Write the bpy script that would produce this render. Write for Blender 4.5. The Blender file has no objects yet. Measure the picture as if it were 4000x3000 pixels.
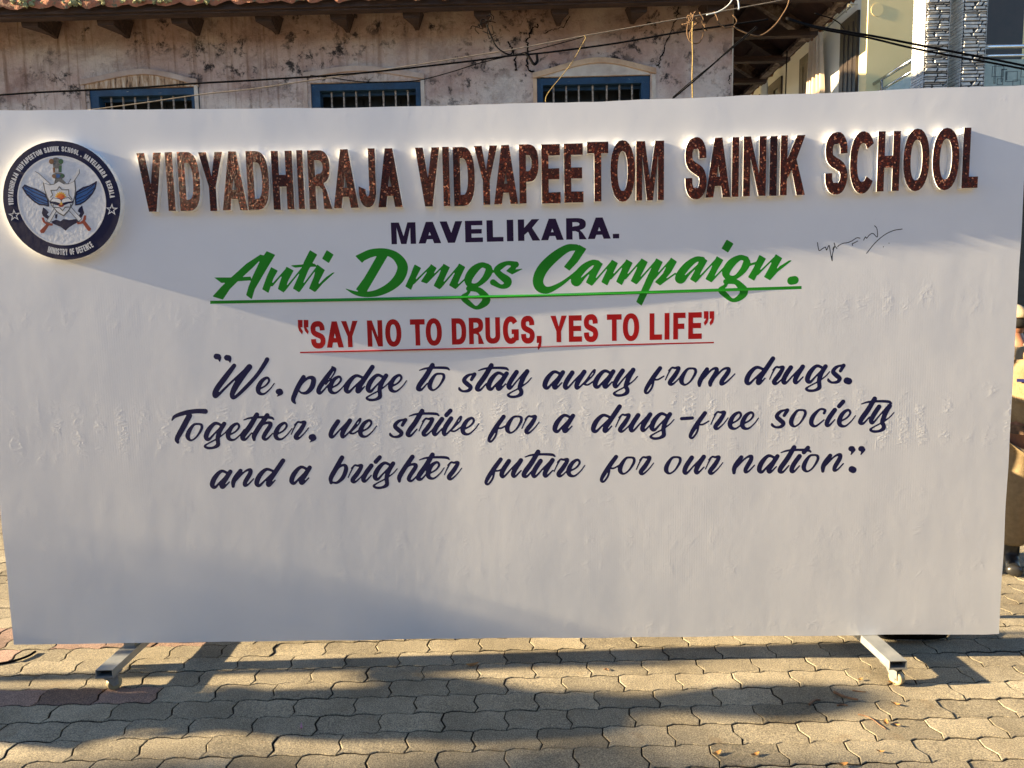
import bpy, bmesh, math, random
import numpy as np
from mathutils import Vector, Matrix, noise as mnoise
from mathutils.geometry import tessellate_polygon
random.seed(7); rng = np.random.default_rng(7)
R = math.radians
sc = bpy.context.scene
COL = sc.collection

# ------------------------------------------------------------ camera
CAM = np.array([0.1141, -2.4835, 1.3305]); PIT, YAW, ROL, FPX = -0.1045, 0.0096, -0.0196, 2675.6
def cam_axes():
    cy, sy = math.cos(YAW), math.sin(YAW)
    fw = np.array([sy*math.cos(PIT), cy*math.cos(PIT), math.sin(PIT)])
    r0 = np.array([cy, -sy, 0.0]); u0 = np.cross(r0, fw)
    r = math.cos(ROL)*r0 + math.sin(ROL)*u0; u = -math.sin(ROL)*r0 + math.cos(ROL)*u0
    return r, u, fw
CR, CU, CF = cam_axes()
cd = bpy.data.cameras.new('camera'); cam = bpy.data.objects.new('camera', cd); COL.objects.link(cam)
cam.matrix_world = Matrix(((CR[0], CU[0], -CF[0], CAM[0]), (CR[1], CU[1], -CF[1], CAM[1]), (CR[2], CU[2], -CF[2], CAM[2]), (0, 0, 0, 1)))
cd.sensor_width = 36.0; cd.lens = FPX/4000*36; cd.clip_start = 0.05; cd.clip_end = 3000
sc.camera = cam

# ------------------------------------------------------------ light
SUN_EL, SUN_AZ = R(17.0), R(0.95)      # sun at the left, almost in the plane of the board, a touch in front of it
TOSUN = Vector((-math.cos(SUN_EL)*math.cos(SUN_AZ), -math.cos(SUN_EL)*math.sin(SUN_AZ), math.sin(SUN_EL)))
sd = bpy.data.lights.new('sun', 'SUN'); sun = bpy.data.objects.new('sun', sd); COL.objects.link(sun)
sd.energy = 5.0; sd.angle = R(0.65); sd.color = (1.0, 0.775, 0.47)
sun.rotation_euler = TOSUN.to_track_quat('Z', 'Y').to_euler()
w = bpy.data.worlds.new('World'); sc.world = w; w.use_nodes = True
nt = w.node_tree; bg = nt.nodes['Background']; sky = nt.nodes.new('ShaderNodeTexSky')
sky.sky_type = 'NISHITA'; sky.sun_disc = False; sky.sun_elevation = SUN_EL
sky.sun_rotation = math.atan2(TOSUN.x, TOSUN.y)
sky.air_density = 1.0; sky.dust_density = 0.4; sky.ozone_density = 3.0
nt.links.new(sky.outputs[0], bg.inputs[0]); bg.inputs[1].default_value = 0.05
sc.view_settings.view_transform = 'Standard'; sc.view_settings.look = 'None'
sc.view_settings.exposure = 2.7; sc.view_settings.gamma = 1
sc.cycles.max_bounces = 8; sc.cycles.diffuse_bounces = 5; sc.cycles.use_denoising = True

# ------------------------------------------------------------ pixel rays (photo is 4000 x 3000)
def ray(px, py):
    return CF + (px-2000)/FPX*CR - (py-1500)/FPX*CU
def un(px, py, pt, n):
    d = ray(px, py); n = np.asarray(n, float)
    return CAM + d*(np.dot(np.asarray(pt, float)-CAM, n)/np.dot(d, n))
def unZ(px, py, z=0.0): return un(px, py, (0, 0, z), (0, 0, 1))
def unY(px, py, y): return un(px, py, (0, y, 0), (0, 1, 0))
def unX(px, py, x): return un(px, py, (x, 0, 0), (1, 0, 0))

# ------------------------------------------------------------ materials
def node_mat(name):
    m = bpy.data.materials.new(name); m.use_nodes = True
    return m, m.node_tree, m.node_tree.nodes['Principled BSDF']
def N(t, kind, **kw):
    n = t.nodes.new(kind)
    for k, v in kw.items():
        if k.startswith('i_'):
            key = k[2:]; key = int(key) if key.isdigit() else key.replace('_', ' ')
            n.inputs[key].default_value = v
        else: setattr(n, k, v)
    return n
def coords(t, scale=(1, 1, 1), rot=(0, 0, 0)):
    tc = N(t, 'ShaderNodeTexCoord'); mp = N(t, 'ShaderNodeMapping')
    mp.inputs['Scale'].default_value = scale; mp.inputs['Rotation'].default_value = rot
    t.links.new(tc.outputs['Object'], mp.inputs['Vector']); return mp.outputs[0]
def tex(t, scale, detail=4, rough=.55, vec=None, dist=0.0):
    n = N(t, 'ShaderNodeTexNoise'); n.inputs['Scale'].default_value = scale; n.inputs['Detail'].default_value = detail
    n.inputs['Roughness'].default_value = rough; n.inputs['Distortion'].default_value = dist
    t.links.new(vec if vec is not None else coords(t), n.inputs['Vector']); return n.outputs['Fac']
def ramp(t, fac, stops):
    r = N(t, 'ShaderNodeValToRGB'); e = r.color_ramp.elements
    while len(e) < len(stops): e.new(0.5)
    for el, (p, c) in zip(e, stops):
        el.position = p; el.color = (*c, 1) if len(c) == 3 else c
    t.links.new(fac, r.inputs[0]); return r.outputs[0]
def mix(t, fac, a, b, mode='MIX'):
    m = N(t, 'ShaderNodeMix', data_type='RGBA', blend_type=mode)
    for s, v in ((0, fac), (6, a), (7, b)):
        if isinstance(v, (int, float)): m.inputs[s].default_value = v
        elif isinstance(v, tuple): m.inputs[s].default_value = (*v, 1)
        else: t.links.new(v, m.inputs[s])
    return m.outputs[2]
def math_(t, op, a, b=None, c=None):
    m = N(t, 'ShaderNodeMath', operation=op)
    for i, v in enumerate((a, b, c)):
        if v is None: continue
        if isinstance(v, (int, float)): m.inputs[i].default_value = v
        else: t.links.new(v, m.inputs[i])
    return m.outputs[0]
def bump(t, b, h, strength=.3, dist=.01):
    n = N(t, 'ShaderNodeBump'); n.inputs['Strength'].default_value = strength; n.inputs['Distance'].default_value = dist
    t.links.new(h, n.inputs['Height']); t.links.new(n.outputs[0], b.inputs['Normal'])
def plain(name, c, c2=None, scale=20, rough=.7, metal=0, bmp=0, bscale=60, spec=.5):
    m, t, b = node_mat(name)
    c2 = c2 or tuple(x*.7 for x in c)
    t.links.new(ramp(t, tex(t, scale, 5), [(.3, c2), (.68, c)]), b.inputs['Base Color'])
    b.inputs['Roughness'].default_value = rough; b.inputs['Metallic'].default_value = metal
    b.inputs['Specular IOR Level'].default_value = spec
    if bmp: bump(t, b, tex(t, bscale, 6), bmp)
    return m
M = {}
# ground
m, t, b = node_mat('concrete_paver')
at = N(t, 'ShaderNodeAttribute', attribute_name='tint')
fine = tex(t, 230, 4, .75); big = tex(t, 3.2, 5); med = tex(t, 38, 5, .65)
c = mix(t, 1.0, at.outputs['Color'], ramp(t, fine, [(.30, (.22, .22, .24)), (.5, (.92, .92, .92)), (.70, (1.95, 1.88, 1.65))]), 'MULTIPLY')
c = mix(t, 1.0, c, ramp(t, big, [(.3, (.66, .63, .58)), (.7, (1.14, 1.12, 1.08))]), 'MULTIPLY')
c = mix(t, 1.0, c, ramp(t, med, [(.3, (.82, .82, .82)), (.7, (1.1, 1.1, 1.1))]), 'MULTIPLY')
st = ramp(t, tex(t, 7.5, 6, .6), [(.62, (0, 0, 0)), (.74, (1, 1, 1))])
c = mix(t, math_(t, 'MULTIPLY', st, .45), c, (.17, .11, .055))
t.links.new(c, b.inputs['Base Color']); b.inputs['Roughness'].default_value = .85; b.inputs['Specular IOR Level'].default_value = .25
bump(t, b, math_(t, 'ADD', fine, math_(t, 'MULTIPLY', med, .7)), .55, .006); M['paver'] = m
M['soil'] = plain('joint_soil', (.045, .033, .022), (.02, .015, .011), 60, .95, bmp=.4)
M['sand'] = plain('sandy_yard', (.22, .19, .15), (.15, .125, .095), 3, .95, bmp=.4, bscale=30)
# board
m, t, b = node_mat('white_vinyl')
v = coords(t); sx = N(t, 'ShaderNodeSeparateXYZ'); t.links.new(v, sx.inputs[0])
bn = tex(t, 1.1, 3, vec=coords(t, (1, 1, 1)))
c = ramp(t, tex(t, 5, 4), [(.25, (.715, .74, .775)), (.75, (.765, .785, .812))])
dirt = ramp(t, tex(t, 26, 8, .7), [(.68, (0, 0, 0)), (.80, (1, 1, 1))])
c = mix(t, math_(t, 'MULTIPLY', dirt, .22), c, (.42, .39, .35))
t.links.new(c, b.inputs['Base Color']); b.inputs['Roughness'].default_value = .33; b.inputs['Specular IOR Level'].default_value = .6
ribs = math_(t, 'MULTIPLY', math_(t, 'SINE', math_(t, 'MULTIPLY', sx.outputs[0], 2*math.pi/.0088)), ramp(t, tex(t, 1.3, 4, .6, coords(t, (1.6, 1, .45))), [(.46, (0, 0, 0)), (.68, (1, 1, 1))]))
cr = tex(t, 24, 3, .5, coords(t, (1.0, 1, 3.4), (0, R(12), 0)), .5)
ridge = math_(t, 'SUBTRACT', 1.0, math_(t, 'MULTIPLY', math_(t, 'ABSOLUTE', math_(t, 'SUBTRACT', cr, .5)), 11.0)); ridge = math_(t, 'MAXIMUM', ridge, 0.0)
z = math_(t, 'ADD', sx.outputs[2], math_(t, 'MULTIPLY', math_(t, 'SUBTRACT', tex(t, 4, 3), .5), .12)); mask = None
for zc, hw, k in ((.93, .14, 1.0), (1.34, .06, .55), (.49, .05, .40), (.36, .04, .40), (.64, .035, .3), (.13, .03, .5), (2.03, .02, .25)):
    g = math_(t, 'MAXIMUM', math_(t, 'SUBTRACT', 1.0, math_(t, 'DIVIDE', math_(t, 'ABSOLUTE', math_(t, 'SUBTRACT', z, zc)), hw)), 0.0)
    g = math_(t, 'MULTIPLY', math_(t, 'MINIMUM', math_(t, 'MULTIPLY', g, 1.7), 1.0), k)
    mask = g if mask is None else math_(t, 'MAXIMUM', mask, g)
wobx = math_(t, 'ADD', sx.outputs[0], math_(t, 'MULTIPLY', math_(t, 'SUBTRACT', tex(t, 9, 3), .5), .09))
clump = ramp(t, math_(t, 'MULTIPLY_ADD', math_(t, 'SINE', math_(t, 'MULTIPLY', wobx, 2*math.pi/.077)), .5, .5), [(.25, (0, 0, 0)), (.75, (1, 1, 1))])
broken = ramp(t, tex(t, 13, 3), [(.42, (0, 0, 0)), (.58, (1, 1, 1))])
h = math_(t, 'MULTIPLY', math_(t, 'MULTIPLY', ridge, mask), math_(t, 'MULTIPLY', clump, broken))
soft = tex(t, 5, 3, .5, coords(t, (1, 1, .6)))
micro = tex(t, 300, 2)
hs = math_(t, 'ADD', math_(t, 'MULTIPLY', h, .30), math_(t, 'ADD', math_(t, 'MULTIPLY', ribs, .014), math_(t, 'ADD', math_(t, 'MULTIPLY', soft, .7), math_(t, 'MULTIPLY', micro, .10))))
bump(t, b, hs, .35, .004); M['vinyl'] = m
M['edge'] = plain('white_board_edge', (.78, .77, .73), (.6, .58, .52), 30, .5)
m, t, b = node_mat('brown_glitter_foam')
fl = N(t, 'ShaderNodeTexVoronoi'); fl.inputs['Scale'].default_value = 210; t.links.new(coords(t), fl.inputs['Vector'])
rr = N(t, 'ShaderNodeSeparateColor'); t.links.new(fl.outputs['Color'], rr.inputs[0])
c = ramp(t, rr.outputs[0], [(.0, (.012, .006, .005)), (.5, (.062, .012, .007)), (.82, (.105, .019, .009)), (.94, (.28, .05, .018)), (.988, (.75, .32, .17))])
c = mix(t, ramp(t, tex(t, 22, 4), [(.42, (0, 0, 0)), (.62, (.5, .5, .5))]), c, (.045, .010, .005))
t.links.new(c, b.inputs['Base Color']); b.inputs['Roughness'].default_value = .32; b.inputs['Metallic'].default_value = .35
bump(t, b, math_(t, 'ADD', rr.outputs[1], math_(t, 'MULTIPLY', tex(t, 55, 3), 1.2)), .38, .004); M['glitter'] = m
M['foam'] = plain('white_foam', (.86, .85, .82), (.72, .70, .66), 40, .6, bmp=.15)
def vinyl(name, c):
    return plain(name, c, tuple(x*.8 for x in c), 6, .42, bmp=.10, bscale=9, spec=.3)
M['purple'] = vinyl('purple_vinyl', (.026, .009, .042)); M['green'] = vinyl('green_vinyl', (.017, .26, .014))
M['red'] = vinyl('red_vinyl', (.42, .007, .009)); M['navy'] = vinyl('navy_vinyl', (.006, .008, .065))
M['ink'] = plain('black_ink', (.01, .01, .012), rough=.5)
# emblem
m, t, b = node_mat('silver_emboss'); t.links.new(ramp(t, tex(t, 90, 3), [(.3, (.58, .61, .65)), (.7, (.70, .72, .76))]), b.inputs['Base Color'])
b.inputs['Roughness'].default_value = .3; bump(t, b, tex(t, 75, 3), .14, .004); M['silver'] = m
M['indigo'] = vinyl('indigo_film', (.010, .009, .045)); M['white'] = plain('white_print', (.72, .72, .72), (.6, .6, .6), rough=.4)
M['blue'] = plain('wing_blue', (.035, .13, .36), (.025, .09, .26), 40, .4); M['rust'] = plain('hilt_red', (.30, .045, .018), rough=.4)
M['orange'] = plain('sun_orange', (.75, .22, .02), (.55, .05, .01), 60, .4); M['yellow'] = plain('ray_yellow', (.75, .45, .06), rough=.4)
M['greydark'] = plain('lion_grey', (.06, .06, .06), (.16, .16, .16), 120, .5); M['gold'] = plain('lion_gold', (.20, .085, .025), rough=.5); M['leafgreen'] = plain('lion_green', (.015, .10, .035), rough=.5)
# metal stand
M['steel'] = plain('galvanised_steel', (.40, .41, .40), (.27, .29, .30), 18, .42, .55, bmp=.08, bscale=50)
M['tubeshade'] = plain('inside_shade', (.03, .03, .03), rough=.8)
M['cream'] = plain('cream_nylon', (.40, .33, .20), (.28, .22, .13), 30, .45)
M['zinc'] = plain('zinc_fork', (.36, .37, .36), (.25, .25, .25), 30, .35, .6)
# old building
m, t, b = node_mat('stained_plaster')
v = coords(t); sx = N(t, 'ShaderNodeSeparateXYZ'); t.links.new(v, sx.inputs[0]); z = sx.outputs[2]
base = ramp(t, tex(t, 1.3, 6, .6), [(.25, (.37, .225, .19)), (.48, (.47, .34, .29)), (.7, (.57, .48, .42))])
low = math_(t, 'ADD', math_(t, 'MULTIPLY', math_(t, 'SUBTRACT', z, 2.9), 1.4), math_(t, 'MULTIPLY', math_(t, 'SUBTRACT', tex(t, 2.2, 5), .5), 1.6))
base = mix(t, ramp(t, low, [(.0, (0, 0, 0)), (.85, (1, 1, 1))]), (.68, .64, .58), base)  # paler towards the bottom: light thrown up from the ground put into the colour
streak = ramp(t, tex(t, 14, 5, .6, coords(t, (1.5, 1, .10))), [(.52, (0, 0, 0)), (.70, (1, 1, 1))])
left = ramp(t, math_(t, 'MULTIPLY_ADD', sx.outputs[0], -.22, .22), [(.15, (.12, .12, .12)), (.6, (1, 1, 1))])
base = mix(t, math_(t, 'MULTIPLY', math_(t, 'MULTIPLY', streak, left), .75), base, (.16, .085, .05))
pat = ramp(t, tex(t, 3.1, 6, .7), [(.56, (0, 0, 0)), (.66, (1, 1, 1))])
base = mix(t, math_(t, 'MULTIPLY', pat, .4), base, (.30, .17, .12))
soot = ramp(t, tex(t, 2.4, 8, .72, coords(t, (1, 1, 1.3)), .4), [(.46, (0, 0, 0)), (.66, (1, 1, 1))])
base = mix(t, math_(t, 'MULTIPLY', soot, .6), base, (.17, .105, .095))
speck = ramp(t, tex(t, 52, 4, .7), [(.64, (0, 0, 0)), (.70, (1, 1, 1))])
base = mix(t, math_(t, 'MULTIPLY', speck, .55), base, (.07, .05, .045))
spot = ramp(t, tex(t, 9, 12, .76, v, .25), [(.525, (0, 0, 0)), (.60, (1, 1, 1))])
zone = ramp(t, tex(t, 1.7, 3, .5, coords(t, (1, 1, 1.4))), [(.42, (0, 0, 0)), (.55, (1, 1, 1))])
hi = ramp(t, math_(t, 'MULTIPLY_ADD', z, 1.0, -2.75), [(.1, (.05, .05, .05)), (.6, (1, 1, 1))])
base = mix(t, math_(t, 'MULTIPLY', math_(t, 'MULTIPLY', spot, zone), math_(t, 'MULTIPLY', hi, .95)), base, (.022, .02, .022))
t.links.new(base, b.inputs['Base Color']); b.inputs['Roughness'].default_value = .95; b.inputs['Specular IOR Level'].default_value = .2
bump(t, b, math_(t, 'SUBTRACT', tex(t, 30, 8, .7), math_(t, 'MULTIPLY', spot, .5)), .5, .02); M['plaster'] = m
m, t, b = node_mat('streaked_plaster')
c = ramp(t, tex(t, 17, 7, .7, coords(t, (1.6, 1, .22))), [(.38, (.60, .52, .42)), (.52, (.38, .24, .14)), (.62, (.06, .035, .025))])
t.links.new(c, b.inputs['Base Color']); b.inputs['Roughness'].default_value = .95; bump(t, b, tex(t, 40, 6), .4); M['streaked'] = m
M['trim'] = plain('peach_plaster', (.62, .45, .30), (.40, .26, .17), 7, .9, bmp=.5, bscale=40)
M['trimdull'] = plain('dull_plaster', (.50, .40, .34), (.36, .26, .21), 7, .9, bmp=.5, bscale=40)
M['trimpale'] = plain('pale_plaster', (.60, .55, .48), (.40, .33, .28), 7, .9, bmp=.4, bscale=40)
m, t, b = node_mat('blue_paint')
c = ramp(t, tex(t, 9, 6, .65), [(.25, (.006, .022, .05)), (.55, (.008, .042, .098)), (.8, (.02, .075, .14))])
c = mix(t, ramp(t, tex(t, 34, 7, .7, coords(t, (.6, 1, 2))), [(.66, (0, 0, 0)), (.70, (1, 1, 1))]), c, (.34, .32, .27))
t.links.new(c, b.inputs['Base Color']); b.inputs['Roughness'].default_value = .6; bump(t, b, tex(t, 40, 6), .3); M['bluepaint'] = m
M['bar'] = plain('rusty_bar', (.42, .38, .33), (.10, .06, .045), 45, .8, .1, bmp=.3)
M['shutter'] = plain('dark_shutter', (.012, .022, .035), (.006, .008, .01), 12, .6)
m, t, b = node_mat('old_wood')
c = ramp(t, tex(t, 5, 8, .7, coords(t, (1, 8, 8))), [(.25, (.012, .007, .006)), (.5, (.035, .018, .014)), (.75, (.085, .048, .034))])
t.links.new(c, b.inputs['Base Color']); b.inputs['Roughness'].default_value = .85; bump(t, b, tex(t, 6, 8, .7, coords(t, (1, 12, 12))), .6, .01); M['wood'] = m
m, t, b = node_mat('worn_painted_wood')
c = ramp(t, tex(t, 7, 8, .75, coords(t, (1, 1, 1))), [(.40, (.03, .018, .014)), (.50, (.16, .11, .08)), (.62, (.30, .25, .20))])
t.links.new(c, b.inputs['Base Color']); b.inputs['Roughness'].default_value = .85; bump(t, b, tex(t, 40, 8, .7), .5, .01); M['wornwood'] = m
M['underboard'] = plain('roof_lining', (.05, .022, .018), (.016, .008, .008), 5, .9, bmp=.4, bscale=14)
m, t, b = node_mat('clay_tile')
c = ramp(t, tex(t, 7, 7, .7), [(.25, (.08, .035, .022)), (.48, (.33, .115, .055)), (.75, (.45, .19, .10))])
c = mix(t, ramp(t, tex(t, 16, 8, .7), [(.53, (0, 0, 0)), (.63, (1, 1, 1))]), c, (.10, .11, .06))
t.links.new(c, b.inputs['Base Color']); b.inputs['Roughness'].default_value = .9; bump(t, b, tex(t, 50, 8, .7), .8, .02); M['tile'] = m
M['moss'] = plain('lichen', (.36, .33, .15), (.07, .085, .04), 35, .95, bmp=.8, bscale=60)
# new house
M['cream_wall'] = plain('cream_wall', (.82, .67, .35), (.77, .62, .31), 2, .8, bmp=.05, bscale=200)
M['white_wall'] = plain('pale_wall', (.60, .59, .53), (.55, .54, .48), 2, .8)
M['darkdoor'] = plain('dark_teak', (.022, .014, .010), (.012, .008, .006), 9, .45)
M['brownframe'] = plain('brown_frame', (.035, .02, .014), (.02, .012, .01), 9, .4)
m, t, b = node_mat('window_glass'); b.inputs['Base Color'].default_value = (.10, .13, .15, 1); b.inputs['Roughness'].default_value = .08
t.links.new(ramp(t, tex(t, 2, 2), [(.3, (.07, .09, .10)), (.7, (.15, .18, .19))]), b.inputs['Base Color']); M['glass'] = m
m, t, b = node_mat('frosted_panel'); t.links.new(ramp(t, tex(t, 14, 3), [(.3, (.40, .46, .38)), (.7, (.50, .55, .47))]), b.inputs['Base Color'])
b.inputs['Roughness'].default_value = .15; b.inputs['Transmission Weight'].default_value = .45; M['panel'] = m
M['etch'] = plain('etched_line', (.04, .05, .05), rough=.4)
M['chrome'] = plain('brushed_steel', (.72, .74, .76), (.6, .62, .64), 10, .18, 1.0)
M['curtain'] = plain('beige_curtain', (.50, .40, .29), (.42, .33, .24), 10, .9)
M['stone'] = plain('slate_cladding', (.62, .61, .58), (.36, .365, .37), 16, .7, bmp=.5, bscale=50)
M['grout'] = plain('dark_grout', (.03, .03, .032), rough=.95)
M['pipe'] = plain('white_pipe', (.62, .68, .74), (.55, .6, .66), 3, .35)
# small things
M['cable'] = plain('black_cable', (.008, .008, .009), (.005, .005, .006), 30, .9, spec=.03)
M['wire'] = plain('thin_wire', (.22, .18, .13), (.10, .09, .08), 30, .6)
M['rope'] = plain('coir_rope', (.15, .085, .04), (.07, .04, .02), 120, .95, bmp=.8, bscale=300)
M['yrope'] = plain('yellow_rope', (.30, .22, .08), (.16, .11, .04), 140, .9, bmp=.8, bscale=300)
M['whitestrap'] = plain('white_strap', (.62, .66, .66), rough=.6)
M['skin'] = plain('skin', (.28, .125, .07), (.22, .095, .05), 30, .5)
M['khaki'] = plain('khaki_cloth', (.27, .20, .11), (.20, .145, .078), 40, .9, bmp=.25, bscale=220)
M['khakicap'] = plain('olive_cap', (.17, .15, .095), (.11, .10, .07), 50, .95, bmp=.4, bscale=200)
M['tan'] = plain('tan_cloth', (.42, .34, .22), (.35, .28, .17), 30, .9, bmp=.2, bscale=200)
M['boot'] = plain('black_boot', (.012, .012, .012), (.02, .02, .02), 30, .35)
M['camo'] = plain('camouflage_belt', (.16, .09, .05), (.012, .012, .01), 22, .8)
M['hair'] = plain('black_hair', (.008, .007, .006), rough=.6)
M['eye'] = plain('eye_white', (.5, .48, .45), rough=.2)
M['twig'] = plain('dry_twig', (.22, .12, .06), (.10, .05, .03), 60, .9, bmp=.5)
M['dryleaf'] = plain('dry_leaf', (.42, .22, .06), (.22, .10, .03), 40, .8)
M['leaf'] = plain('green_leaf', (.05, .10, .025), (.03, .07, .018), 20, .6)
M['bark'] = plain('bark', (.13, .10, .075), (.06, .045, .035), 18, .95, bmp=.8, bscale=30)
M['pot'] = plain('clay_pot', (.30, .12, .06), rough=.8)
M['pink'] = plain('pink_petal', (.55, .25, .35), rough=.6)

# ------------------------------------------------------------ mesh helpers
class MB:
    def __init__(s): s.v = []; s.f = []; s.m = []; s.tag = []
    def add(s, vs, fs, mi=0):
        o = len(s.v); s.v += [tuple(map(float, p)) for p in vs]
        s.f += [tuple(i+o for i in f) for f in fs]; s.m += ([mi]*len(fs) if isinstance(mi, int) else list(mi)); return s
    def box(s, c, h, mi=0, ax=None):
        c = np.asarray(c, float); A = np.eye(3) if ax is None else np.asarray(ax, float)
        P = [c + (i*h[0])*A[0] + (j*h[1])*A[1] + (k*h[2])*A[2] for i in (-1, 1) for j in (-1, 1) for k in (-1, 1)]
        return s.add(P, [(0, 1, 3, 2), (4, 6, 7, 5), (0, 4, 5, 1), (2, 3, 7, 6), (0, 2, 6, 4), (1, 5, 7, 3)], mi)
    def lohi(s, lo, hi, mi=0):
        lo = np.asarray(lo, float); hi = np.asarray(hi, float); return s.box((lo+hi)/2, abs(hi-lo)/2, mi)
    def tube(s, pts, r, n=6, mi=0, cap=True):
        pts = [Vector(p) for p in pts]; rs = r if hasattr(r, '__len__') else [r]*len(pts)
        V = []; up = None
        for i, p in enumerate(pts):
            d = (pts[min(i+1, len(pts)-1)] - pts[max(i-1, 0)]).normalized()
            if up is None: up = d.orthogonal().normalized()
            up = (up - d*up.dot(d)); up = up.normalized() if up.length > 1e-6 else d.orthogonal().normalized()
            q = d.cross(up)
            V += [p + (up*math.cos(a) + q*math.sin(a))*rs[i] for a in [2*math.pi*k/n for k in range(n)]]
        F = [(i*n+k, i*n+(k+1) % n, (i+1)*n+(k+1) % n, (i+1)*n+k) for i in range(len(pts)-1) for k in range(n)]
        if cap: F += [tuple(range(n-1, -1, -1)), tuple((len(pts)-1)*n+k for k in range(n))]
        return s.add(V, F, mi)
    def prism(s, poly, a, b, mi=0):      # poly: 3D loop, extruded from offset a to offset b
        n = len(poly); P = [np.asarray(p, float) + np.asarray(a, float) for p in poly] + [np.asarray(p, float) + np.asarray(b, float) for p in poly]
        return s.add(P, [tuple(range(n-1, -1, -1)), tuple(range(n, 2*n))] + [(i, (i+1) % n, n+(i+1) % n, n+i) for i in range(n)], mi)
    def loops(s, loops, fn, d0, d1, mf=0, ms=0):   # flat outlines (outer loops + holes) -> faces at d1 and sides down to d0
        def inside(p, l):
            r_ = False
            for (x0, y0), (x1, y1) in zip(l, l[1:]+l[:1]):
                if (y0 > p[1]) != (y1 > p[1]) and p[0] < (x1-x0)*(p[1]-y0)/(y1-y0)+x0: r_ = not r_
            return r_
        par = [[j for j in range(len(loops)) if j != i and inside(l[0], loops[j])] for i, l in enumerate(loops)]
        for i, l in enumerate(loops):
            if len(par[i]) % 2: continue
            grp = [l] + [loops[j] for j in range(len(loops)) if len(par[j]) == len(par[i])+1 and i in par[j]]
            flat = [p for q in grp for p in q]
            tris = tessellate_polygon([[Vector((p[0], p[1], 0)) for p in q] for q in grp])
            T = []
            for a, b2, c in tris:
                A = flat[a]; B = flat[b2]; Cc = flat[c]
                cr = (B[0]-A[0])*(Cc[1]-A[1]) - (B[1]-A[1])*(Cc[0]-A[0])
                if abs(cr) > 1e-14: T.append((a, b2, c) if cr > 0 else (a, c, b2))
            s.add([fn(p[0], p[1], d1) for p in flat], T, mf)
        for l in loops:
            n = len(l)
            P = [fn(p[0], p[1], d1) for p in l] + [fn(p[0], p[1], d0) for p in l]
            s.add(P, [(i, n+i, n+(i+1) % n, (i+1) % n) for i in range(n)], ms)
        return s
    def build(s, name, mats, parent=None, smooth=False):
        me = bpy.data.meshes.new(name); o = bpy.data.objects.new(name, me); COL.objects.link(o)
        off = np.zeros(3)
        if parent is not None:
            o.parent = parent; p = parent
            while p is not None: off += np.array(p.location); p = p.parent
        me.from_pydata([tuple(np.array(v)-off) for v in s.v], [], s.f)
        for mm in (mats if isinstance(mats, (list, tuple)) else [mats]): me.materials.append(mm)
        me.polygons.foreach_set('material_index', s.m)
        if smooth: me.polygons.foreach_set('use_smooth', [True]*len(me.polygons))
        me.update(); return o
def tag(o, label=None, cat=None, group=None, kind=None):
    for k, v in (('label', label), ('category', cat), ('group', group), ('kind', kind)):
        if v: o[k] = v
    return o
def thing(name, label, cat, loc, group=None):
    o = bpy.data.objects.new(name, None); COL.objects.link(o); o.location = tuple(map(float, loc)); o.empty_display_size = .1
    return tag(o, label, cat, group)
def spline(pts, n=8):
    P = np.asarray(pts, float)
    if len(P) < 3: return [P[0] + (P[-1]-P[0])*k/n for k in range(n+1)]
    Q = np.vstack([2*P[0]-P[1], P, 2*P[-1]-P[-2]]); out = []
    for i in range(1, len(Q)-2):
        for k in range(n):
            t_ = k/n; a, b_, c_, d = Q[i-1], Q[i], Q[i+1], Q[i+2]
            out.append(.5*((2*b_) + (-a+c_)*t_ + (2*a-5*b_+4*c_-d)*t_**2 + (-a+3*b_-3*c_+d)*t_**3))
    out.append(P[-1]); return out
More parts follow.
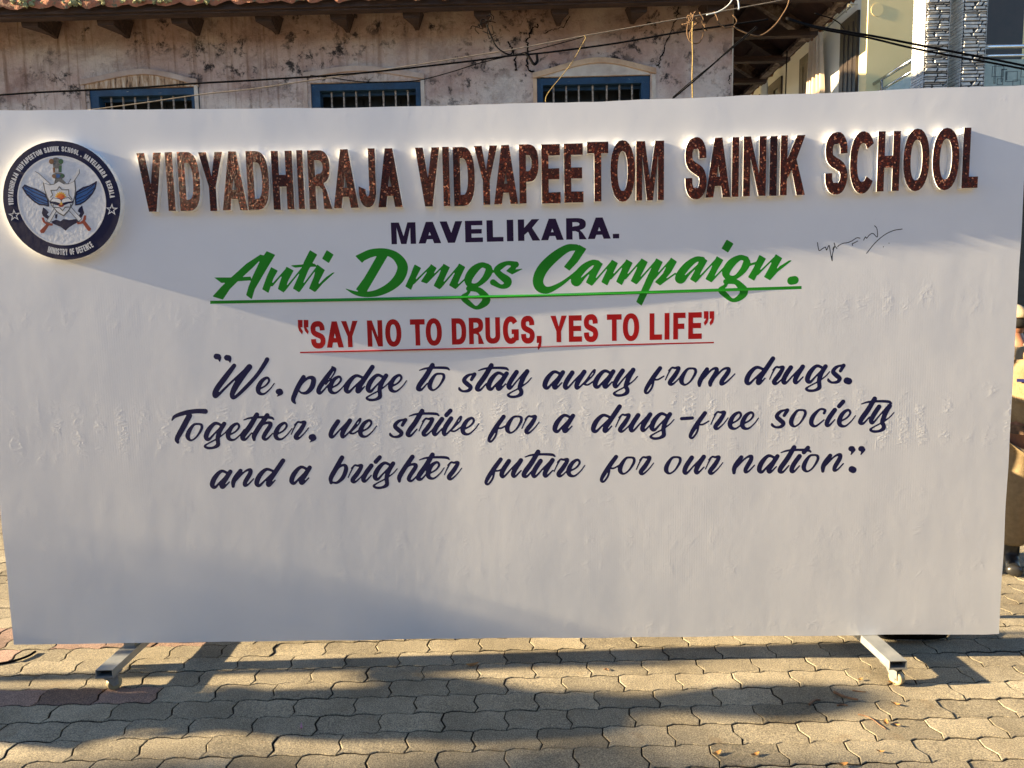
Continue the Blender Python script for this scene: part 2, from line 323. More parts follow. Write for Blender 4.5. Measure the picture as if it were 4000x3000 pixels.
# ------------------------------------------------------------ ground and paving
PV = .1035; Y0 = .1038
mb = MB(); g = 400; mb.add([(-g, -g, -.019), (g, -g, -.019), (g, g, -.019), (-g, g, -.019)], [(0, 1, 2, 3)])
tag(mb.build('ground', M['sand']), kind='structure')
def paving():
    xj = unZ(2081, 2592)[0]; P, L, a = PV, 2*PV, .0048
    wave = [(0, -a), (.22, a), (.55, a*.75), (.78, -a*.6)]
    def side(x0):   # nodes across one paver length
        return [(x0+(k+f)*P, z) for k in (0, 1) for f, z in wave] + [(x0+L, -a)]
    s_ = side(0.0); jo = [(.30, .010), (.64, -.006)]          # joint kink, near -> far
    near = [(x, z) for x, z in s_]; far = [(x, z+P) for x, z in s_]
    rj = [(L+dx, t_*P-a*(1-t_)-a*t_) for t_, dx in jo]; lj = [(dx, y) for (_, dx), (x, y) in zip(jo, rj)]
    out = np.array(near + rj + far[::-1] + lj[::-1])
    n = len(out); prv, nx_ = np.roll(out, 1, 0), np.roll(out, -1, 0)
    def inset(Q, d):
        e1 = Q-np.roll(Q, 1, 0); e2 = np.roll(Q, -1, 0)-Q
        n1 = np.stack([-e1[:, 1], e1[:, 0]], 1)/np.linalg.norm(e1, axis=1)[:, None]; n2 = np.stack([-e2[:, 1], e2[:, 0]], 1)/np.linalg.norm(e2, axis=1)[:, None]
        b_ = n1+n2; b_ /= np.maximum((b_*n1).sum(1), .5)[:, None]*1.0
        return Q+b_*d*np.minimum(1, 1/np.maximum(np.linalg.norm(b_, axis=1), 1))[:, None]
    o1 = inset(out, .0024); o2 = inset(out, .0040)
    V = []; F = []; T = []; MI = []
    r0 = int((Y0+1.7)/PV); r1 = -int((3.75-Y0)/PV)
    for i in range(r1, r0):
        yb = Y0-(i+1)*PV                                    # near border of this row
        x0 = xj + (0 if i % 2 else P)
        for k in range(int((-4.6-x0)/L), int((6.4-x0)/L)):
            ox = x0+k*L; dz = rng.normal(0, .0009); tx, ty = rng.normal(0, .006, 2); sh = rng.normal(0, .0006, 2)
            base = len(V)
            for Q, z in ((o1, -.013), (o1, -.0022), (o2, 0)):
                zz = z+dz+(tx*(Q[:, 0]-P)+ty*(Q[:, 1]-P/2)) if z > -.01 else np.full(n, z)
                V += [(q[0]+ox+sh[0], q[1]+yb+sh[1], h) for q, h in zip(Q, zz)]
            for r_ in (0, 1): F += [(base+r_*n+q, base+r_*n+(q+1) % n, base+(r_+1)*n+(q+1) % n, base+(r_+1)*n+q) for q in range(n)]
            F.append(tuple(base+2*n+q for q in range(n))); MI += [1]*n+[0]*(n+1)
            b_ = .262*(1+rng.normal(0, .14)); red = (ox < -1.15-.5*rng.random() and -.25 < yb < .4 and rng.random() < .5)
            c_ = (b_*1.03, b_*.72, b_*.62) if red else (b_, b_*.905, b_*.70)
            T += [(*c_, 1)]*(2*n+1)
    q0 = len(V); V += [(-4.7, -1.72, -.0135), (6.3, -1.72, -.0135), (6.3, 3.72, -.0135), (-4.7, 3.72, -.0135)]; F.append((q0, q0+1, q0+2, q0+3)); MI.append(1); T.append((.2, .2, .2, 1))
    me = bpy.data.meshes.new('paving'); me.from_pydata(V, [], F); me.materials.append(M['paver']); me.materials.append(M['soil']); me.polygons.foreach_set('material_index', MI)
    at = me.attributes.new('tint', 'FLOAT_COLOR', 'FACE'); at.data.foreach_set('color', np.array(T, dtype=np.float32).ravel())
    me.update(); o = bpy.data.objects.new('paving', me); COL.objects.link(o); tag(o, kind='structure')
paving()

# ------------------------------------------------------------ the old tiled building
TH = R(1.2); OBO = np.array([0, 3.8, 0.0]); OBX = np.array([math.cos(TH), -math.sin(TH), 0]); OBY = np.array([math.sin(TH), math.cos(TH), 0])
def OB(x, y, z): return tuple(OBO + x*OBX + y*OBY + np.array([0, 0, z]))
def unL(px, py, y):
    p = un(px, py, OBO+y*OBY, OBY)-OBO; return p@OBX, p[2]
class LB(MB):
    def add(s, vs, fs, mi=0): return MB.add(s, [OB(*v) for v in vs], fs, mi)
old = thing('old_house', 'old tiled-roof house with stained plaster wall and blue barred windows behind the board', 'house', OB(0, 0, 0))
EO = .45
XC = (unL(2862, 60, 0)[0]+unL(2862, 370, 0)[0])/2
ZT = unL(700, 28, -EO)[1]; ZBM = unL(1400, 37, -EO+.02)[1]; HW = unL(1400, 78, 0)[1]
xe_a = un(3314, 6, (0, 0, ZBM), (0, 0, 1))-OBO; xe_b = un(2946, 366, (0, 0, ZBM), (0, 0, 1))-OBO
XE = max(XC+.3, (xe_a@OBX+xe_b@OBX)/2)
print('old house: corner', XC, 'eave tile z', ZT, 'beam', ZBM, 'wall top', HW, 'XE', XE, xe_a@OBX, xe_b@OBX)
wins = []
for (l, r, ty, ty2) in ((345, 777, 347, 338), (1212, 1656, 325, 316), (2086, 2541, 304, 291)):
    a, b_ = unL(l, ty, 0), unL(r, ty2, 0); wins.append((a[0], b_[0], (a[1]+b_[1])/2))
LX = -9.0; HT = HW+.35; WT = .38; SILL = 1.25
mb = LB(); xs = LX
for x0, x1, zt in wins:
    mb.lohi((xs, 0, 0), (x0, WT, HT)); mb.lohi((x0, 0, zt), (x1, WT, HT)); mb.lohi((x0, 0, 0), (x1, WT, zt-SILL)); xs = x1
mb.lohi((xs, 0, 0), (XC, WT, HT)); mb.lohi((XC-.3, WT, 0), (XC, 8, HT))
wall = mb.build('wall', M['plaster'], old)
mb = LB(); mb.lohi((XC-.006, -.006, 0), (XC+.004, .05, HT-.02)); mb.build('corner_bead', M['trimpale'], old)
arches = (((316, 314), (560, 272), (772, 312)), ((1184, 286), (1407, 259), (1657, 289)), ((2082, 287), (2335, 227), (2562, 268)))
for wi, ((x0, x1, zt), ar) in enumerate(zip(wins, arches)):
    zb_ = zt-SILL; fw_ = .078; ft_ = .062
    mb = LB(); y0, y1 = .012, .11
    mb.lohi((x0+.003, y0, zt-ft_), (x1-.003, y1, zt-.004)); mb.lohi((x0+.003, y0, zb_+.004), (x1-.003, y1, zb_+ft_))
    mb.lohi((x0+.003, y0, zb_+ft_+.0005), (x0+fw_, y1, zt-ft_-.0005)); mb.lohi((x1-fw_, y0, zb_+ft_+.0005), (x1-.003, y1, zt-ft_-.0005))
    mb.lohi((x0+fw_+.001, .075, zt-ft_-.03), (x1-fw_-.001, .10, zt-ft_-.002)); 
    win = mb.build('window', M['bluepaint'], old)
    nb = 7; a, b_ = x0+fw_, x1-fw_
    for k in range(nb):
        xb_ = a+(b_-a)*(k+.85+(.10 if k > 2 else 0)+(.12 if k > 3 else 0))/(nb+.75)
        mb = LB(); mb.tube([(xb_, .05, zb_+ft_), (xb_+random.uniform(-.003, .003), .05, (zt+zb_)/2), (xb_, .05, zt-ft_-.002)], .0085, 6); mb.build('window_bar', M['bar'], win)
    mb = LB(); mb.lohi((x0+.001, .25, zb_+.001), (x1-.001, .27, zt-.001)); 
    for k in range(5): mb.lohi((a+(b_-a)*k/5+.01, .235, zb_+ft_), (a+(b_-a)*(k+1)/5-.01, .249, zt-ft_-.02))
    mb.build('shutter', M['shutter'], win)
    P = [unL(*p, 0) for p in ar]; q = spline(P, 14); q = [(p[0], p[1]) for p in q]
    mb = LB(); th = .045
    for (xa, za), (xb_, zb2) in zip(q[:-1], q[1:]):
        mb.prism([(xa, 0, za), (xb_, 0, zb2), (xb_, 0, zb2-th), (xa, 0, za-th)], (0, -.022, 0), (0, .004, 0))
    jx = q[0][0]; mb.lohi((jx, -.012, zt-SILL), (jx+.032, .004, q[0][1]-th-.001)); jx2 = q[-1][0]; mb.lohi((jx2-.034, -.010, zt-SILL), (jx2-.002, .004, q[-1][1]-th-.001), 1)
    mb.build('arch_moulding', [M['trim' if wi == 2 else 'trimdull'], M['trimpale']], old)
    mb = LB(); low = zt+.0006
    mb.prism([(x, 0, max(z-th-.001, low+.001)) for x, z in q if x0-.03 < x < x1+.0] + [(x1, 0, low), (x0-.025, 0, low)], (0, -.008, 0), (0, .003, 0)); mb.build('arch_panel', M[('streaked', 'plaster', 'trimpale')[wi]], old)
# roof
SL = math.tan(R(33)); DP = 4.85
def zr(y): return (y+EO)*SL
ZE = ZT+.006
roof = None
mb = LB(); t0 = .05; R0 = ZE+.012
fr = [(LX, -EO, R0), (XE, -EO, R0), (XE-DP, -EO+DP, R0+DP*SL), (LX, -EO+DP, R0+DP*SL)]
sdp = [(XE, -EO, R0), (XE, -EO+2*DP, R0), (XE-DP, -EO+DP, R0+DP*SL)]
bk = [(XE, -EO+2*DP, R0), (LX, -EO+2*DP, R0), (LX, -EO+DP, R0+DP*SL), (XE-DP, -EO+DP, R0+DP*SL)]
for q in (fr, sdp, bk): mb.prism(q, (0, 0, 0), (0, 0, .04))
roof = mb.build('roof', M['underboard'], old)
mb = LB(); per = .205; NR = 9; ROWL = .34
for rr_ in range(NR):
    for side in (0, 1):
        s0 = rr_*ROWL-.05; s1 = s0+ROWL+.05
        U0, U1 = (LX, XE) if side == 0 else (-EO, 3.5)
        lim = lambda s: (XE-max(s, 0)) if side == 0 else 99
        k = int((U1-U0)/per*7); V = []; rows_ = [(s0+.004, -.03), (s0, -.002), (s0+.001, .030), (s0+(s1-s0)*.5, .024), (s1, .020)]
        for si, (s, lift) in enumerate(rows_):
            for c_ in range(k+1):
                u_ = U0+(U1-U0)*c_/k; ph = (u_/per) % 1.0
                wv = .018*(math.cos(2*math.pi*ph)) + (.016 if ph < .12 else 0)
                jag = (.020*mnoise.noise(Vector((u_*9, rr_, side*3.3)))+.012*mnoise.noise(Vector((u_*31, rr_, 4)))) if si < 3 else 0
                ss = s+jag*(.9 if rr_ == 0 else .4)
                zz = R0+.045+max(ss, -.06)*SL+lift*1.1+wv*(1 if si > 1 else .6) + (jag*.7 if si < 2 else 0)
                if side == 0: V.append((min(u_, lim(ss)), -EO+ss, zz))
                else: V.append((XE-ss, max(u_, -EO+max(ss, 0)), zz))
        F = [(a*(k+1)+c_, a*(k+1)+c_+1, (a+1)*(k+1)+c_+1, (a+1)*(k+1)+c_) for a in range(len(rows_)-1) for c_ in range(k)]
        mb.add(V, F)
mb.build('roof_tiles', M['tile'], old, True)
# lichen tufts on the tile ends
mb = LB()
for k in range(420):
    u_ = random.uniform(LX+2, 1.0); 
    if random.random() < .35: continue
    s_ = random.uniform(-.055, -.02); c_ = np.array([u_, -EO+s_, R0+.045+s_*SL+random.uniform(-.01, .045)]); r_ = random.uniform(.010, .026)
    V = []; 
    for a in range(5):
        for b2 in range(6):
            th_, ph = math.pi*(a+.5)/5, 2*math.pi*b2/6; rr2 = r_*(1+random.uniform(-.4, .5))
            V.append(c_+rr2*np.array([math.sin(th_)*math.cos(ph)*1.2, math.sin(th_)*math.sin(ph)*.7, math.cos(th_)]))
    mb.add(V, [(a*6+b2, a*6+(b2+1) % 6, (a+1)*6+(b2+1) % 6, (a+1)*6+b2) for a in range(4) for b2 in range(6)] + [tuple(range(6)), tuple(range(24, 30))])
tag(mb.build('lichen', M['moss'], roof), kind='stuff')
mb = LB(); mb.lohi((LX, -EO+.02, ZBM), (XE-.02, -EO+.10, max(ZE, ZBM+.05)));
mb.build('eave_beam', M['wood'], old)
mb = LB(); mb.lohi((LX, -EO-.004, ZBM+.016), (XE, -EO+.0195, R0+.03)); mb.lohi((XE-.02, -EO+.02, ZBM+.016), (XE+.008, 7, R0+.03)); mb.build('fascia_board', M['wood'], old)
mb = LB(); mb.lohi((LX, .02, HT+.002), (XC, .3, HT+.13)); mb.build('wall_plate', M['wood'], old)
# brackets along the front: plank struts, wide at the beam and pointed at the wall
for px, py in ((-75, 152), (212, 147), (493, 146), (768, 136), (1079, 130), (1357, 123), (1628, 114), (1890, 104), (2181, 98), (2472, 91), (2757, 85)):
    x, z = unL(px, py, -.03); wt = .072; y0 = -EO+.105
    P = [(x-wt, y0, ZBM+.05), (x+wt, y0, ZBM+.05), (x+wt*.9, -.004, ZBM+.12), (x-wt*.9, -.004, ZBM+.12),
         (x-wt*.92, y0+.01, ZBM-.035), (x+wt*.92, y0+.01, ZBM-.035), (x+.016, -.004, z), (x-.016, -.004, z), (x+.014, -.06, z+.004), (x-.014, -.06, z+.004)]
    mb = LB(); mb.add(P, [(0, 1, 2, 3), (0, 4, 5, 1), (4, 9, 8, 5), (9, 7, 6, 8), (3, 2, 6, 7), (0, 3, 7), (0, 7, 9), (0, 9, 4), (2, 1, 6), (1, 8, 6), (1, 5, 8)]); mb.build('eave_bracket', M['wood'], old)
# side overhang: beam with worn paint, rafters, battens
mb = LB(); mb.lohi((XE-.10, -EO+.105, ZBM-.005), (XE-.03, 7, ZBM+.03)); mb.build('side_beam', M['wornwood'], old)
sr = math.hypot(1, SL); rd = np.array([-1/sr, 0, SL/sr]); rn = np.array([SL/sr, 0, 1/sr])
for k in range(9):
    y = -EO+.22+k*.62; c0 = np.array([XE, y, R0-.055]); L_ = 1.2
    mb = LB(); mb.box(c0+rd*L_/2, (L_/2, .035, .045), 0, (rd, (0, 1, 0), rn)); mb.build('rafter', M['wornwood' if k % 2 else 'wood'], old)
for k in range(4):
    c0 = np.array([XE, 3.0, R0-.004]) + rd*(.30+k*.3)
    mb = LB(); mb.box(c0-rn*.012, (.022, 3.6, .014), 0, (rd, (0, 1, 0), rn)); mb.build('batten', M['wood'], old)
for y, zz in ((.22, ZBM-.01), (.85, ZBM-.01), (1.5, ZBM-.01)):
    mb = LB(); mb.lohi((XC+.001, y, zz-.03), (XE-.02, y+.07, zz+.02)); mb.build('tie_beam', M['wood'], old)
mb = LB(); mb.tube([(XC-.2, -.2, ZBM+.75), (XE-.02, -EO+.02, R0-.03)], .05, 4); mb.build('hip_rafter', M['wood'], old)
# cracks in the plaster
def crack(pxs, wd, name='crack', mat='cable', wob=6):
    P = spline([unL(x, y, 0) for x, y in pxs], 7); mb = LB(); Q = [(p[0]+random.gauss(0, .001)*wob, p[1]+random.gauss(0, .001)*wob) for p in P]
    ws = [wd*random.uniform(.4, 1.3) for _ in Q]; L_ = []; Rr = []
    for i, q in enumerate(Q):
        d = np.subtract(Q[min(i+1, len(Q)-1)], Q[max(i-1, 0)]); d = d/max(np.hypot(*d), 1e-6); nrm = np.array([-d[1], d[0]])*ws[i]/2
        L_.append(np.array(q)+nrm); Rr.append(np.array(q)-nrm)
    V = [(a[0], -.0022-.0001*k2, a[1]) for k2, a in enumerate(L_)] + [(a[0], -.0022-.0001*k2, a[1]) for k2, a in enumerate(Rr)]; n = len(Q)
    mb.add(V, [(i, i+1, n+i+1, n+i) for i in range(n-1)]); return mb.build(name, M[mat], old)
for q, wd in (([(2652, 28), (2640, 75), (2618, 130), (2600, 175), (2580, 230), (2566, 262)], .010), ([(2105, 95), (2080, 115), (2063, 150), (2060, 200), (2063, 265), (2085, 282)], .014), ([(1985, 165), (2003, 195), (2015, 240), (2012, 275)], .016), ([(2225, 60), (2205, 100), (2160, 117), (2122, 130)], .008), ([(2860, 285), (2850, 300), (2846, 325)], .008)): crack(q, wd)

# ------------------------------------------------------------ the new house
HX, HY = 5.39, 7.5
new = thing('new_house', 'modern cream house with stone clad pillars, dark doors and a glass balcony, upper right', 'house', (HX, HY, 0))
def pX(px, py): p = unX(px, py, HX); return p[1], p[2]
def pY(px, py, y=HY): p = unY(px, py, y); return p[0], p[2]
FL = 3.35; TOPZ = 8.2
hy = pX(3388, 150)[0]; HY2 = hy
mb = MB(); mb.lohi((HX, HY2, 0), (HX+6.6, HY2+.2, TOPZ)); mb.build('front_wall', M['cream_wall'], new)
mb = MB(); mb.lohi((HX, HY2+.2001, 0), (HX+.2, HY2+11, TOPZ)); mb.build('side_wall', M['white_wall'], new)
def side_panel(name, ptop, xr, mat, z0, d0, d1, parent, zt=None):   # rectangle on the side wall: far top corner / near x in the photo
    ya, za = pX(*ptop); yb, _ = pX(xr, ptop[1]); return ya, yb, (zt or za)
lint = np.mean([pX(2999, 347)[1], pX(3129, 231)[1], pX(3209, 158)[1], pX(3361, 51)[1]])
print('new house', HY2, 'lintel', lint, 'floor', FL)
for xl, xr in ((2960, 3060), (3129, 3206)):
    ya, yb = pX(xl, 300)[0], pX(xr, 200)[0]; mb = MB()
    mb.lohi((HX-.035, yb, FL), (HX-.0005, yb+.14, lint)); mb.lohi((HX-.035, ya-.14, FL), (HX-.0005, ya, lint)); mb.lohi((HX-.035, yb+.141, lint-.16), (HX-.0005, ya-.141, lint))
    nmid = 3
    for k in range(1, nmid): ym = yb+(ya-yb)*k/nmid; mb.lohi((HX-.034, ym-.08, FL), (HX-.0005, ym+.08, lint-.161))
    wn = mb.build('window', M['brownframe'], new)
    mb = MB(); mb.lohi((HX-.012, yb+.1405, FL), (HX-.002, ya-.1405, lint-.1605)); mb.build('pane', M['glass'], wn)
ya, yb = pX(3294, 107)[0], pX(3361, 51)[0]
mb = MB(); mb.lohi((HX-.045, yb, FL), (HX-.0005, ya, lint)); 
for k in range(3): mb.lohi((HX-.055, yb+.1+(ya-yb-.1)*k/3, FL+.1), (HX-.0455, yb+(ya-yb-.1)*(k+1)/3, lint-.12))
dr = mb.build('balcony_door', M['darkdoor'], new)
mb = MB(); mb.tube([(HX-.09, yb+.25, FL+.95), (HX-.09, yb+.25, FL+1.15)], .012, 8); mb.build('handle', M['chrome'], dr)
# curtain on a rod
ya, yb = pX(3192, 150)[0], pX(3258, 150)[0]; zc = pX(3225, 133)[1]-.03
mb = MB(); kk = 60; V = []
for j in range(12):
    f = j/11; z = zc+(FL-zc)*f; sp = .55+.45*min(1, f*1.6)
    for i in range(kk+1):
        u_ = i/kk; yy = (ya+yb)/2+(u_-.5)*(yb-ya)*sp; V.append((HX-.14-.045*math.sin(u_*2*math.pi*6.5+f*1.2)-.02*math.sin(u_*17), yy, z+.02*math.sin(u_*9)*(f < .05)))
mb.add(V, [(j*(kk+1)+i, j*(kk+1)+i+1, (j+1)*(kk+1)+i+1, (j+1)*(kk+1)+i) for j in range(11) for i in range(kk)])
tag(mb.build('curtain', M['curtain'], new, True))
y1, z1 = pX(3236, 133); y2, z2 = pX(3352, 24)
mb = MB()
for off in (0, .05): mb.tube([(HX-.10-off, y1+.3, zc+.03), (HX-.10-off, y2, zc+.03)], .014, 6)
mb.tube([(HX, y2+.02, zc+.06), (HX-.16, y2+.02, zc+.06), (HX-.16, y2+.02, zc-.05)], .012, 6); mb.build('curtain_rail', M['chrome'], new)
p = un(2985, 340, (HX-.25, 0, 0), (1, 0, 0)); pp = un(2971, 340, (0, p[1], 0), (0, 1, 0)); pq = un(2999, 340, (0, p[1], 0), (0, 1, 0))
mb = MB(); mb.tube([(p[0], p[1], 0), (p[0], p[1], p[2]+.42)], (pq[0]-pp[0])/2, 16); mb.build('downpipe', M['pipe'], new, True)
# added, unseen slab and hanging fascia that keep sun off the upper side wall
mb = MB(); mb.lohi((HX-1.5, HY2, 7.0), (HX-.0005, HY2+11, 7.2)); mb.lohi((HX-1.5, HY2, 5.42), (HX-1.38, HY2+11, 6.9995)); mb.build('added_sunshade', M['white_wall'], new)
mb = MB(); mb.lohi((HX-.9, HY2-1.4, FL-.25), (HX+6.6, HY2-.0005, FL)); mb.lohi((HX-.9, HY2, FL-.25), (HX-.0005, HY2+11, FL)); mb.build('balcony_floor', M['cream_wall'], new)
# stone clad pillars
def pillar(xl, xr, yc):
    X0, X1 = unY(xl, 150, yc)[0], unY(xr, 150, yc)[0]; dp = .27; zt = TOPZ
    mb = MB(); mb.lohi((X0, yc, FL), (X1, yc+dp, zt)); pl = mb.build('stone_pillar', M['grout'], new)
    mb = MB(); tile = .318; rs = random.Random(3); courses = []; zz = 0
    while zz < tile-.012:
        hh = min(rs.choice((.020, .027, .034, .042, .05)), tile-zz); cu = 0; stones = []
        W_ = X1-X0
        while cu < W_-.005:
            L_ = min(rs.uniform(.07, .24), W_-cu); 
            if W_-cu-L_ < .03: L_ = W_-cu
            stones.append((cu, L_, rs.uniform(.004, .022), rs.uniform(-.5, .5))); cu += L_
        courses.append((zz, hh, stones)); zz += hh
    side = []
    k = int((zt-FL)/tile)
    for kk_ in range(k):
        for z0, hh, stones in courses:
            za = FL+kk_*tile+z0
            for cu, L_, d, sl in stones:
                a, b_ = X0+cu+.003, X0+cu+L_-.003; t_ = min(.4*hh, .009); g_ = .0042; s1 = sl*hh
                mb.add([(a+max(s1, 0), yc+.001, za+g_), (b_+min(s1, 0), yc+.001, za+g_+random.uniform(0, .007)), (b_-max(s1, 0), yc+.001, za+hh-g_), (a-min(s1, 0), yc+.001, za+hh-g_-random.uniform(0, .007)),
                        (a+t_+max(s1, 0), yc-d, za+g_+t_*.6), (b_-t_+min(s1, 0), yc-d, za+g_+t_*.6), (b_-t_-max(s1, 0), yc-d-.003, za+hh-g_-t_*.6), (a+t_-min(s1, 0), yc-d-.003, za+hh-g_-t_*.6)],
                       [(4, 5, 6, 7), (0, 1, 5, 4), (1, 2, 6, 5), (2, 3, 7, 6), (3, 0, 4, 7)])
            cu = 0; rs2 = random.Random(int(z0*9999))
            while cu < dp-.004:
                L_ = min(rs2.uniform(.05, .15), dp-cu); 
                if dp-cu-L_ < .03: L_ = dp-cu
                for Xs, sg in ((X0, -1), (X1, 1)):
                    mb.box((Xs+sg*.004, yc+cu+L_/2, za+hh/2), (.0045, L_/2-.003, hh/2-.0036))
                cu += L_
    mb.build('slate_facing', M['stone'], pl)
    return X0, X1
YP = unX(3615, 150, HX+.07)[1]
PXA = pillar(3615, 3706, YP); PXB = pillar(3760, 3851, YP)
print('pillars', YP, PXA, PXB)
# door behind the balcony, gate below
a, b_ = pY(3840, 100, HY2)[0], pY(3992, 100, HY2)[0]
mb = MB(); mb.lohi((a-.25, HY2-.03, FL), (b_, HY2-.0005, FL+2.6)); mb.build('balcony_door', M['darkdoor'], new)
mb = MB(); mb.lohi((HX+.9, HY2-.05, 0), (HX+6, HY2-.0005, FL-.26))
for k in range(24): mb.lohi((HX+.9, HY2-.065, .06+k*.125), (HX+6, HY2-.0505, .06+k*.125+.10))
mb.build('rolling_gate', M['darkdoor'], new)
# balcony rail: along the front after the pillars, and running back on the side
yr = YP+.10
def z_at(px, py, y): return unY(px, py, y)[2]
zr1, zr1b, zr2, zr2b = z_at(3860, 177, yr), z_at(3860, 190, yr), z_at(3870, 213, yr), z_at(3870, 224, yr)
rail = MB(); rail.tube([(PXB[1]+.005, yr, (zr1+zr1b)/2), (PXB[1]+4, yr, (zr1+zr1b)/2)], .024, 12); rail.tube([(PXB[1]+.05, yr, (zr2+zr2b)/2), (PXB[1]+4, yr, (zr2+zr2b)/2)], .017, 12)
for k in range(4): rail.tube([(PXB[1]+.05+k*1.25, yr, FL), (PXB[1]+.05+k*1.25, yr, (zr1+zr1b)/2)], .020, 12)
xs_ = PXA[0]+.04; zs = unX(3560, 237, xs_)[2]
yend = HY2-.02
rail.tube([(xs_, YP+.28, zs), (xs_, yend, zs)], .026, 12); rail.tube([(xs_, YP+.28, zs-.145), (xs_, yend, zs-.145)], .018, 12); rail.tube([(xs_, yend-.2, FL), (xs_, yend-.2, zs)], .02, 12); rail.tube([(xs_, YP+.30, FL), (xs_, YP+.30, zs)], .018, 12)
rl = rail.build('balcony_rail', M['chrome'], new, True)
mb = MB(); mb.lohi((PXB[1]+.075, yr-.006, FL+.08), (PXB[1]+4, yr+.006, zr2b-.03)); mb.lohi((xs_-.006, YP+.33, FL+.08), (xs_+.006, yend-.23, zs-.175)); pn = mb.build('glass_panel', M['panel'], rl)
mb = MB()
def gsq(px0, py0, px1, py1):
    a, c_ = unY(px0, py0, yr-.007), unY(px1, py1, yr-.007); tt = .0028
    for (x0, z0, x1, z1) in ((a[0], a[2], c_[0], a[2]), (a[0], c_[2], c_[0], c_[2]), (a[0], a[2], a[0], c_[2]), (c_[0], a[2], c_[0], c_[2])):
        mb.lohi((min(x0, x1)-tt, yr-.0085, min(z0, z1)-tt), (max(x0, x1)+tt, yr-.0062, max(z0, z1)+tt))
for q in ((3877, 259, 3919, 299), (3886, 250, 3887, 325), (3913, 270, 3914, 318), (3929, 280, 3973, 318), (3932, 280, 3933, 312), (3896, 308, 3917, 330), (3957, 313, 3985, 335), (3914, 271, 3933, 272)): gsq(*q)
for q in ((3990, 262, 4040, 300), (4020, 285, 4075, 322)): gsq(*q)
mb.build('etched_line', M['etch'], pn)
mb = MB(); cx_, cz_ = pY(3427, 38, HY2-.002); mb.tube([(cx_, HY2-.004, cz_), (cx_, HY2-.0005, cz_)], .09, 24); mb.build('vent_cover', M['cream_wall'], new)

# ------------------------------------------------------------ an unseen block added behind the camera to cut sky light
blk = thing('sky_blocker', 'added single storey block behind the camera, unseen, cutting down the sky light', 'building', (0, -7.5, 0))
mb = MB(); mb.lohi((-16, -8.5, 0), (16, -7.5, 4.4)); mb.build('wall', plain('blocker_wall', (.16, .18, .20), (.11, .13, .15), 2, .9), blk)
mb = MB(); mb.lohi((-16.5, -8.8, 4.401), (16.5, -6.6, 4.55)); mb.build('roof', M['tile'], blk)
for fl_ in (0,):
    for k in range(9):
        x_ = -14+k*3.5; mb = MB(); mb.lohi((x_-.7, -7.499, 1.1), (x_+.7, -7.44, 2.9)); wn = mb.build('window', M['brownframe'], blk)
        mb = MB(); mb.lohi((x_-.6, -7.439, 1.2), (x_+.6, -7.43, 2.8)); mb.build('pane', M['glass'], wn)
# ------------------------------------------------------------ the sign board
KA, KX, ZB, BH, XL, XR = 0.020, -0.128, 0.1149, 1.9403, -1.755, 1.905
def bend(X):
    u_ = min(max((X-KX+.15)/.3, 0), 1)
    return -math.tan(KA)*(.3*(u_**3-u_**4/2) + max(0, X-KX-.15))
def ripple(X, Z): return .0013*mnoise.noise(Vector((X*1.7, Z*1.3, 3.1))) + .00022*mnoise.noise(Vector((X*6, Z*4, 8.2)))
def BP(X, Z, d): return (X, bend(X)-d-ripple(X, Z), Z)
def bd(px, py, d=0.0):
    y = -d
    for _ in range(7):
        p = unY(px, py, y); y = bend(p[0])-d
    return p[0], p[2]
def zoomer(ox, oy, s): return lambda x, y: (ox+x/s, oy+y/s)
board = thing('sign_board', 'big white campaign board on castors with raised brown letters and round navy crest', 'sign board', (0, 0, 0))
# panel: front sheet with a slight ripple, thin rolled edges
mb = MB(); nx, nz = 260, 140
TP = np.polyfit(*zip(*[bd(x, y) for x, y in ((0, 431), (500, 429), (1000, 424), (1500, 416), (2000, 407), (2500, 390), (3000, 371), (3500, 351), (4000, 331))]), 4)
BT = np.polyfit(*zip(*[bd(x, y) for x, y in ((60, 2518), (1000, 2506), (2000, 2493), (3000, 2484), (3905, 2476))]), 2)
LE = np.polyfit(*zip(*[bd(x, y)[::-1] for x, y in ((0, 1975), (26, 2218), (54, 2517))]), 1); RE = np.polyfit(*zip(*[bd(x, y)[::-1] for x, y in ((3997, 809), (3969, 1264), (3940, 1741), (3916, 2182), (3905, 2476))]), 1)
LE[0] *= .3; LE[1] = bd(54, 2517)[0]-LE[0]*ZB
V = []
for j in range(nz+1):
    for i in range(nx+1):
        Z = ZB+BH*j/nz; xl_, xr_ = np.polyval(LE, Z), np.polyval(RE, Z); X = xl_+(xr_-xl_)*i/nx; zb_, zt_ = np.polyval(BT, X), np.polyval(TP, X); Z = zb_+(zt_-zb_)*j/nz
        ed = 0
        X2 = X + (.0018*mnoise.noise(Vector((Z*6, 2, 5))) if i in (0, nx) else 0); Z2 = Z + (.003*mnoise.noise(Vector((X*3.5, 7, 1)))+.0012*mnoise.noise(Vector((X*14, 7, 1))) if j in (0, nz) else 0)
        V.append(BP(X2, Z2, -ed))
F = [(j*(nx+1)+i, j*(nx+1)+i+1, (j+1)*(nx+1)+i+1, (j+1)*(nx+1)+i) for j in range(nz) for i in range(nx)]
mb.add(V, F, 0)
edge = [i for i in range(nx+1)] + [(j+1)*(nx+1)-1 for j in range(1, nz+1)] + [nz*(nx+1)+i for i in range(nx-1, -1, -1)] + [j*(nx+1) for j in range(nz-1, 0, -1)]
Ve = [V[k] for k in edge]; n = len(Ve)
mb.add(Ve + [(p[0], p[1]+.022, p[2]) for p in Ve], [(i, n+i, n+(i+1) % n, (i+1) % n) for i in range(n)], 1)
mb.add([(V[k][0], V[k][1]+.022, V[k][2]) for k in range(len(V))], [f[::-1] for f in F], 1)
panel = mb.build('panel', [M['vinyl'], M['edge']], board, True)
